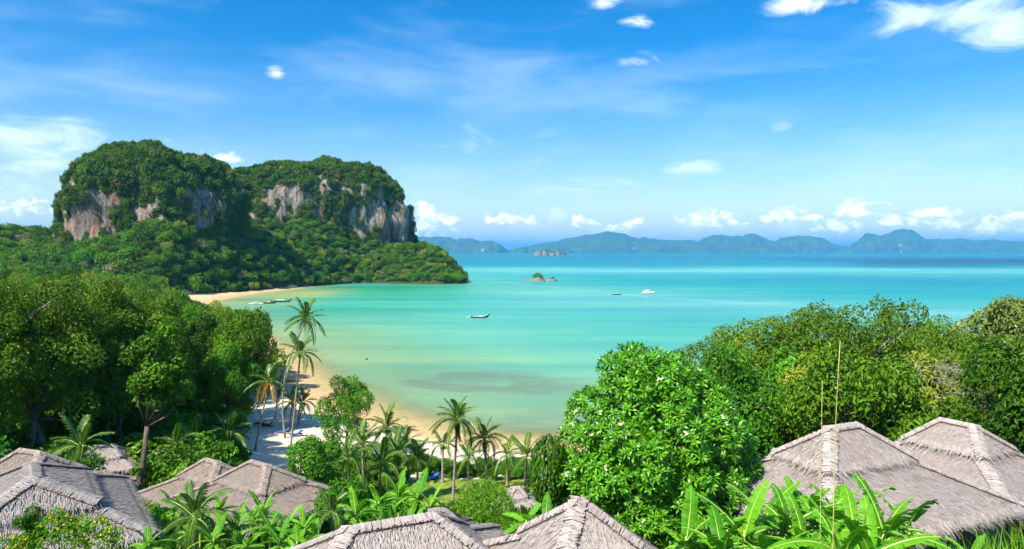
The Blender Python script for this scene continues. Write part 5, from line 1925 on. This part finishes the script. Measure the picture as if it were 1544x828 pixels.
islet()
for k, (px, top_, wd, lb) in enumerate([(812, 377, 11, 'wooded rock stack, leftmost and broadest of the row of stacks'), (822, 376.5, 9, 'blunt wooded rock stack beside the broadest one'), (833, 380, 8, 'low flat rock in the row of stacks'), (842, 376.5, 7, 'thin pointed rock stack in the row'), (851, 382, 5, 'small low rock at the end of the row of stacks')]):
    D = 5200
    p = at(px, top_, D)
    wm = wd / F_PX * D
    root = thing('sea_stack', lb, 'rock stack', (p.x, D, 0), 0, 'row of rock stacks far out')
    b = MB()
    rock_lump(b, (0, 0, 0), (wm * 0.62, wm * 0.5, p.z * 0.85), 920 + k)
    b.build('rock', M['rock_grey'], root, True)
    b, c, q = lobes_crown(930 + k, wm * 0.55, p.z * 0.30, 10, 380, 4.2, under=0.0)
    cb = MB()
    cb.merge(b, 0, lambda V: V + [0, 0, p.z * 0.68])
    cb.build('bush', M['leaf_forest'], root)

# boulders along the foot of the headland and the far beach
rk = np.random.default_rng(55)
for k, (px, py, s) in enumerate([(358, 441, 2.2), (378, 440, 1.4), (300, 462, 2.0), (292, 466, 2.4), (286, 458, 2.0), (560, 426, 2.2), (590, 427, 2.5), (620, 427.5, 2.6), (645, 427.5, 2.6), (668, 427, 2.6), (686, 425, 2.4)]):
    D = CAM_H * F_PX / (py - HOR)
    p = at(px, py, D)
    b = MB()
    rock_lump(b, (0, 0, 0), (s * 1.3, s, s * 0.8), 960 + k)
    o = b.build('boulder', M['rock'], None, True)
    o.location = (p.x, D, max(0, gz(p.x, D)) + s * 0.2)
    beach = px < 400
    tag(o, 'pale boulder on the sand at the far end of the beach' if beach else 'dark boulder at the waterline under the headland trees', 'boulder', 'boulders on the far beach' if beach else 'boulders under the headland')

# ------------------------------------------------------------------ boats
def hull(L, B, Hh, bow_up, stern_up, n=16, transom=0.55, draft=0.25):
    t_ = np.linspace(0, 1, n)
    wv = B / 2 * np.clip(np.interp(t_, [0, 0.12, 0.45, 0.8, 1], [transom, 0.8, 1.0, 0.55, 0.02]), 0.02, 1)
    sheer = Hh + stern_up * np.clip(0.3 - t_, 0, 1) / 0.3 + bow_up * np.clip((t_ - 0.55) / 0.45, 0, 1) ** 2.2
    keel = -draft + (bow_up * 0.9 + draft) * np.clip((t_ - 0.78) / 0.22, 0, 1) ** 2
    x = (t_ - 0.5) * L
    b = MB()
    rings = []
    for k in range(n):
        rings.append([(x[k], -wv[k], sheer[k]), (x[k], -wv[k] * 0.82, (sheer[k] + keel[k]) / 2), (x[k], 0, keel[k]), (x[k], wv[k] * 0.82, (sheer[k] + keel[k]) / 2), (x[k], wv[k], sheer[k]),
                      (x[k], wv[k] * 0.86, sheer[k] - 0.02), (x[k], wv[k] * 0.6, max(keel[k] + 0.1, sheer[k] - Hh * 0.7)), (x[k], -wv[k] * 0.6, max(keel[k] + 0.1, sheer[k] - Hh * 0.7)), (x[k], -wv[k] * 0.86, sheer[k] - 0.02)])
    V = np.array(rings).reshape(-1, 3)
    m_ = 9
    i = np.arange(n - 1)[:, None] * m_
    j = np.arange(m_)[None]
    k = (j + 1) % m_
    b.add(V, np.stack([i + j, i + k, i + m_ + k, i + m_ + j], -1).reshape(-1, 4))
    b.f.append(np.array([[0, 1, 2, 3, 4, 5, 6, 7, 8]]))
    b.m.append(np.zeros(1, int))
    return b, x, wv, sheer


def longtail(label, px, py, yaw, L=8.6, roof=True, hullm='hull_dark', name='longtail_boat', group='longtail boats', load=True):
    D = CAM_H * F_PX / (py - HOR)
    p = at(px, py, D)
    root = thing(name, label, 'boat', (p.x, D, 0.0), R(yaw), group)
    b, x, wv, sh_ = hull(L, 1.7, 0.62, 1.5, 0.25)
    b.build('hull', M[hullm], root, True)
    g = MB()
    for sg in (-1, 1):
        g.tube(np.c_[x, sg * wv, sh_ + 0.02], 0.06, 5)
    g.build('gunwale', M['white' if load else 'wood'], root, True)
    st = MB()
    st.tube([(L * 0.5, 0, sh_[-1] - 0.3), (L * 0.53, 0, sh_[-1] + 0.35), (L * 0.54, 0, sh_[-1] + 0.8)], [0.09, 0.08, 0.04], 6)
    st.build('prow', M['wood'], root, True)
    gl = MB()
    gl.tube([(L * 0.525, 0, sh_[-1] + 0.1), (L * 0.53, 0, sh_[-1] + 0.35)], 0.13, 8)
    gl.build('garland', M['rope'], root, True)
    if roof:
        rf = MB()
        yy = np.linspace(-0.8, 0.8, 7)
        V = np.array([[xx, y_, 1.75 - 0.18 * (y_ / 0.8) ** 2 + dz] for dz in (0, -0.06) for xx in (-L * 0.28, L * 0.16) for y_ in yy])
        q = [[i, i + 1, i + 8, i + 7] for i in range(6)] + [[i + 14 + 7, i + 14 + 8, i + 15, i + 14] for i in range(6)]
        q += [[0, 7, 21, 14], [6, 20, 27, 13]]
        rf.add(V, q)
        rf.build('canopy', M['white'], root, True)
        for xx in (-L * 0.26, -L * 0.05, L * 0.14):
            for sg in (-1, 1):
                pb = MB()
                pb.tube([(xx, sg * 0.74, 0.4), (xx, sg * 0.76, 1.64)], 0.03, 5)
                pb.build('canopy_post', M['wood'], root)
    for xx in (-L * 0.18, 0.0, L * 0.14):
        pb = MB()
        pb.box((xx, 0, 0.50), (0.3, 1.35, 0.05))
        pb.build('thwart', M['wood'], root)
    en = MB()
    en.box((-L * 0.46, 0, 1.0), (0.75, 0.42, 0.42), taper=0.85)
    en.tube([(-L * 0.46, 0, 0.6), (-L * 0.46, 0, 0.9)], 0.08, 6)
    e = en.build('engine', M['metal'], root)
    sh2 = MB()
    sh2.tube([(-L * 0.46 - 0.3, 0, 0.95), (-L * 0.46 - 2.6, 0, 0.12)], 0.045, 6)
    sh2.build('propeller_shaft', M['metal'], e)
    if load:
        ld = MB()
        ld.box((L * 0.05, 0.05, 0.75), (1.6, 0.9, 0.5), taper=0.8)
        ld.build('cargo', M['white'], root)
    return root


longtail('longtail boat with white load and dark hull alone in the bay', 724, 479.5, -4, 8.4, False, 'hull_dark', group=None)
longtail('long reddish boat with white canopy moored at the far beach', 424, 456, 6, 12.0, True, 'hull_red', group=None, load=False)
longtail('small dark longtail boat without canopy moored beside the reddish one', 406, 458, 4, 8.5, False, 'hull_dark', group=None, load=False)


def yacht():
    py = 443.2
    D = CAM_H * F_PX / (py - HOR)
    p = at(977, py, D)
    root = thing('motor_yacht', 'white motor yacht with blue flybridge cover out in the bay', 'boat', (p.x, D, 0), R(4))
    L = 9.4
    b, x, wv, sh_ = hull(L, 3.2, 1.15, 0.65, 0.0, 16, 0.85, 0.4)
    b.build('hull', M['white'], root, True)
    dk = MB()
    dk.add(np.concatenate([np.c_[x, -wv * 0.84, sh_ - 0.08], np.c_[x, wv * 0.84, sh_ - 0.08]]), [[i, i + 1, 17 + i, 16 + i] for i in range(15)])
    dk.build('deck', M['white'], root)
    cb = MB()
    cb.box((-0.5, 0, 1.75), (4.6, 2.3, 1.25), taper=0.82)
    c = cb.build('cabin', M['white'], root)
    wd = MB()
    for sg in (-1, 1):
        wd.box((-0.3, sg * 1.10, 1.85), (3.0, 0.08, 0.42))
    wd.box((1.72, 0, 1.85), (0.1, 1.7, 0.45))
    wd.build('window', M['glass_dark'], c)
    fb = MB()
    fb.box((-0.9, 0, 2.6), (2.8, 1.9, 0.45), taper=0.9)
    fb.build('flybridge', M['white'], root)
    bm = MB()
    bm.box((-0.9, 0, 3.5), (1.9, 1.8, 0.09), taper=0.9)
    bm.build('sunshade', M['canvas_blue'], root)
    for sx in (-1.6, -0.2):
        for sg in (-1, 1):
            pb = MB()
            pb.tube([(sx, sg * 0.8, 2.7), (sx, sg * 0.8, 3.46)], 0.025, 5)
            pb.build('shade_post', M['metal'], root)
    rl = MB()
    rl.tube(np.c_[x[8:], -wv[8:] * 0.9, sh_[8:] + 0.55], 0.03, 4)
    rl.tube(np.c_[x[8:], wv[8:] * 0.9, sh_[8:] + 0.55], 0.03, 4)
    for i in range(8, 16, 2):
        for sg in (-1, 1):
            rl.tube([(x[i], sg * wv[i] * 0.9, sh_[i] - .05), (x[i], sg * wv[i] * 0.9, sh_[i] + 0.55)], 0.02, 4)
    rl.build('rail', M['metal'], root)


yacht()


def small_boat(label, px, py, yaw, L, hm, cab):
    D = CAM_H * F_PX / (py - HOR)
    p = at(px, py, D)
    root = thing('small_boat', label, 'boat', (p.x, D, 0), R(yaw))
    b, x, wv, sh_ = hull(L, 1.9, 0.7, 0.5, 0.0, 12, 0.8)
    b.build('hull', M[hm], root, True)
    g = MB()
    for sg in (-1, 1):
        g.tube(np.c_[x, sg * wv, sh_ + 0.02], 0.05, 5)
    g.build('gunwale', M['white'], root)
    for xx in (-L * 0.15, L * 0.1):
        t2 = MB()
        t2.box((xx, 0, 0.52), (0.3, 1.4, 0.05))
        t2.build('thwart', M['wood'], root)
    if cab:
        c = MB()
        c.box((-L * 0.05, 0, 1.35), (L * 0.36, 1.45, 0.08), taper=0.92)
        c.build('canopy', M['white'], root)
        for sx in (-L * 0.2, L * 0.1):
            for sg in (-1, 1):
                q = MB()
                q.tube([(sx, sg * 0.6, 0.5), (sx, sg * 0.6, 1.33)], 0.03, 5)
                q.build('canopy_post', M['metal'], root)
        wn = MB()
        wn.box((L * 0.14, 0, 0.98), (0.06, 1.3, 0.45))
        wn.build('windscreen', M['glass_dark'], root)
    en = MB()
    en.box((-L * 0.5 - 0.1, 0, 0.75), (0.35, 0.4, 0.5), taper=0.8)
    en.tube([(-L * 0.5 - 0.15, 0, 0.6), (-L * 0.5 - 0.15, 0, -0.3)], 0.07, 5)
    en.build('outboard_motor', M['metal'], root)


small_boat('low dark open boat lying near the white yacht', 930, 444.5, 2, 6.2, 'hull_dark', False)
small_boat('white speedboat with small canopy moored by the far beach', 386, 459.5, 5, 8.5, 'white', True)

# ------------------------------------------------------------------ things on the sand
def lounger(label, px, D, yaw, colm):
    x_ = at(px, 600, D).x
    root = thing('sun_lounger', label, 'sun lounger', (x_, D, gz(x_, D)), R(yaw), 'sun loungers on the sand')
    f = MB()
    f.box((0, 0, 0.30), (1.9, 0.66, 0.06))
    f.build('frame', M['wood'], root)
    for sx in (-0.8, 0.8):
        for sy in (-0.28, 0.28):
            l_ = MB()
            l_.box((sx, sy, 0.13), (0.07, 0.07, 0.30))
            l_.build('leg', M['wood'], root)
    c = MB()
    c.box((-0.3, 0, 0.39), (1.28, 0.62, 0.12), taper=0.95)
    c.build('cushion', M[colm], root)
    bk = MB()
    bk.add([(0.32, -0.31, 0.34), (0.32, 0.31, 0.34), (0.95, 0.31, 0.80), (0.95, -0.31, 0.80), (0.27, -0.31, 0.45), (0.27, 0.31, 0.45), (0.90, 0.31, 0.91), (0.90, -0.31, 0.91)],
           [[3, 2, 1, 0], [4, 5, 6, 7], [0, 1, 5, 4], [1, 2, 6, 5], [2, 3, 7, 6], [3, 0, 4, 7]])
    bk.build('backrest', M[colm], root)


lounger('sun lounger with blue cushion beside the tall palm trunks', 426, 103, 20, 'canvas_blue')
lounger('sun lounger with blue cushion in front of the short spreading palm', 446, 102, 35, 'canvas_blue')
lounger('sun lounger with navy cushion in the shade behind the orange-fronded palm', 392, 108, 10, 'canvas_navy')
lounger('sun lounger with red and navy tones under the beach tree', 402, 107, -15, 'canvas_red')
lounger('sun lounger with blue cushion on the sand behind the banana clump', 650, 80, 30, 'canvas_blue')

# mooring float out in the shallows
D = CAM_H * F_PX / (543 - HOR)
p = at(553, 543, D)
root = thing('mooring_float', 'small dark float on the shallow water off the willowy tree', 'float', (p.x, D, 0))
b = MB()
th = np.linspace(0, np.pi, 8)
b.tube(np.c_[0 * th, 0 * th, 0.12 - 0.3 * np.cos(th)], 0.005 + 0.3 * np.sin(th), 10)
b.build('ball', M['hull_dark'], root, True)
b = MB()
b.tube([(0, 0, 0.38), (0.05, 0, 0.62)], 0.03, 5)
b.build('eye', M['metal'], root)

# ------------------------------------------------------------------ the air
m, t, out = mat('haze_air')
vol = t.new('ShaderNodeVolumePrincipled')
vol.inputs['Density Attribute'].default_value = ''
vol.inputs['Color'].default_value = (0.12, 0.55, 1.0, 1)
vol.inputs['Density'].default_value = 0.58e-4
vol.inputs['Anisotropy'].default_value = 0.0
t.l.new(vol.outputs[0], out.inputs['Volume'])
try:
    m.cycles.homogeneous_volume = True
except Exception:
    pass
b = MB()
zlo, zhi = -60.0, 590.0
b.box((0, 22000, (zlo + zhi) / 2), (110000, 64000, zhi - zlo))
hz = b.build('haze', m, kind='stuff')
hz['label'] = 'thin blue sea haze over the bay and islands'
print('triangles', sum(len(me.loop_triangles) or sum(len(p.vertices) - 2 for p in me.polygons) for me in bpy.data.meshes if me.users) if False else sum(len(me.polygons) for me in bpy.data.meshes))
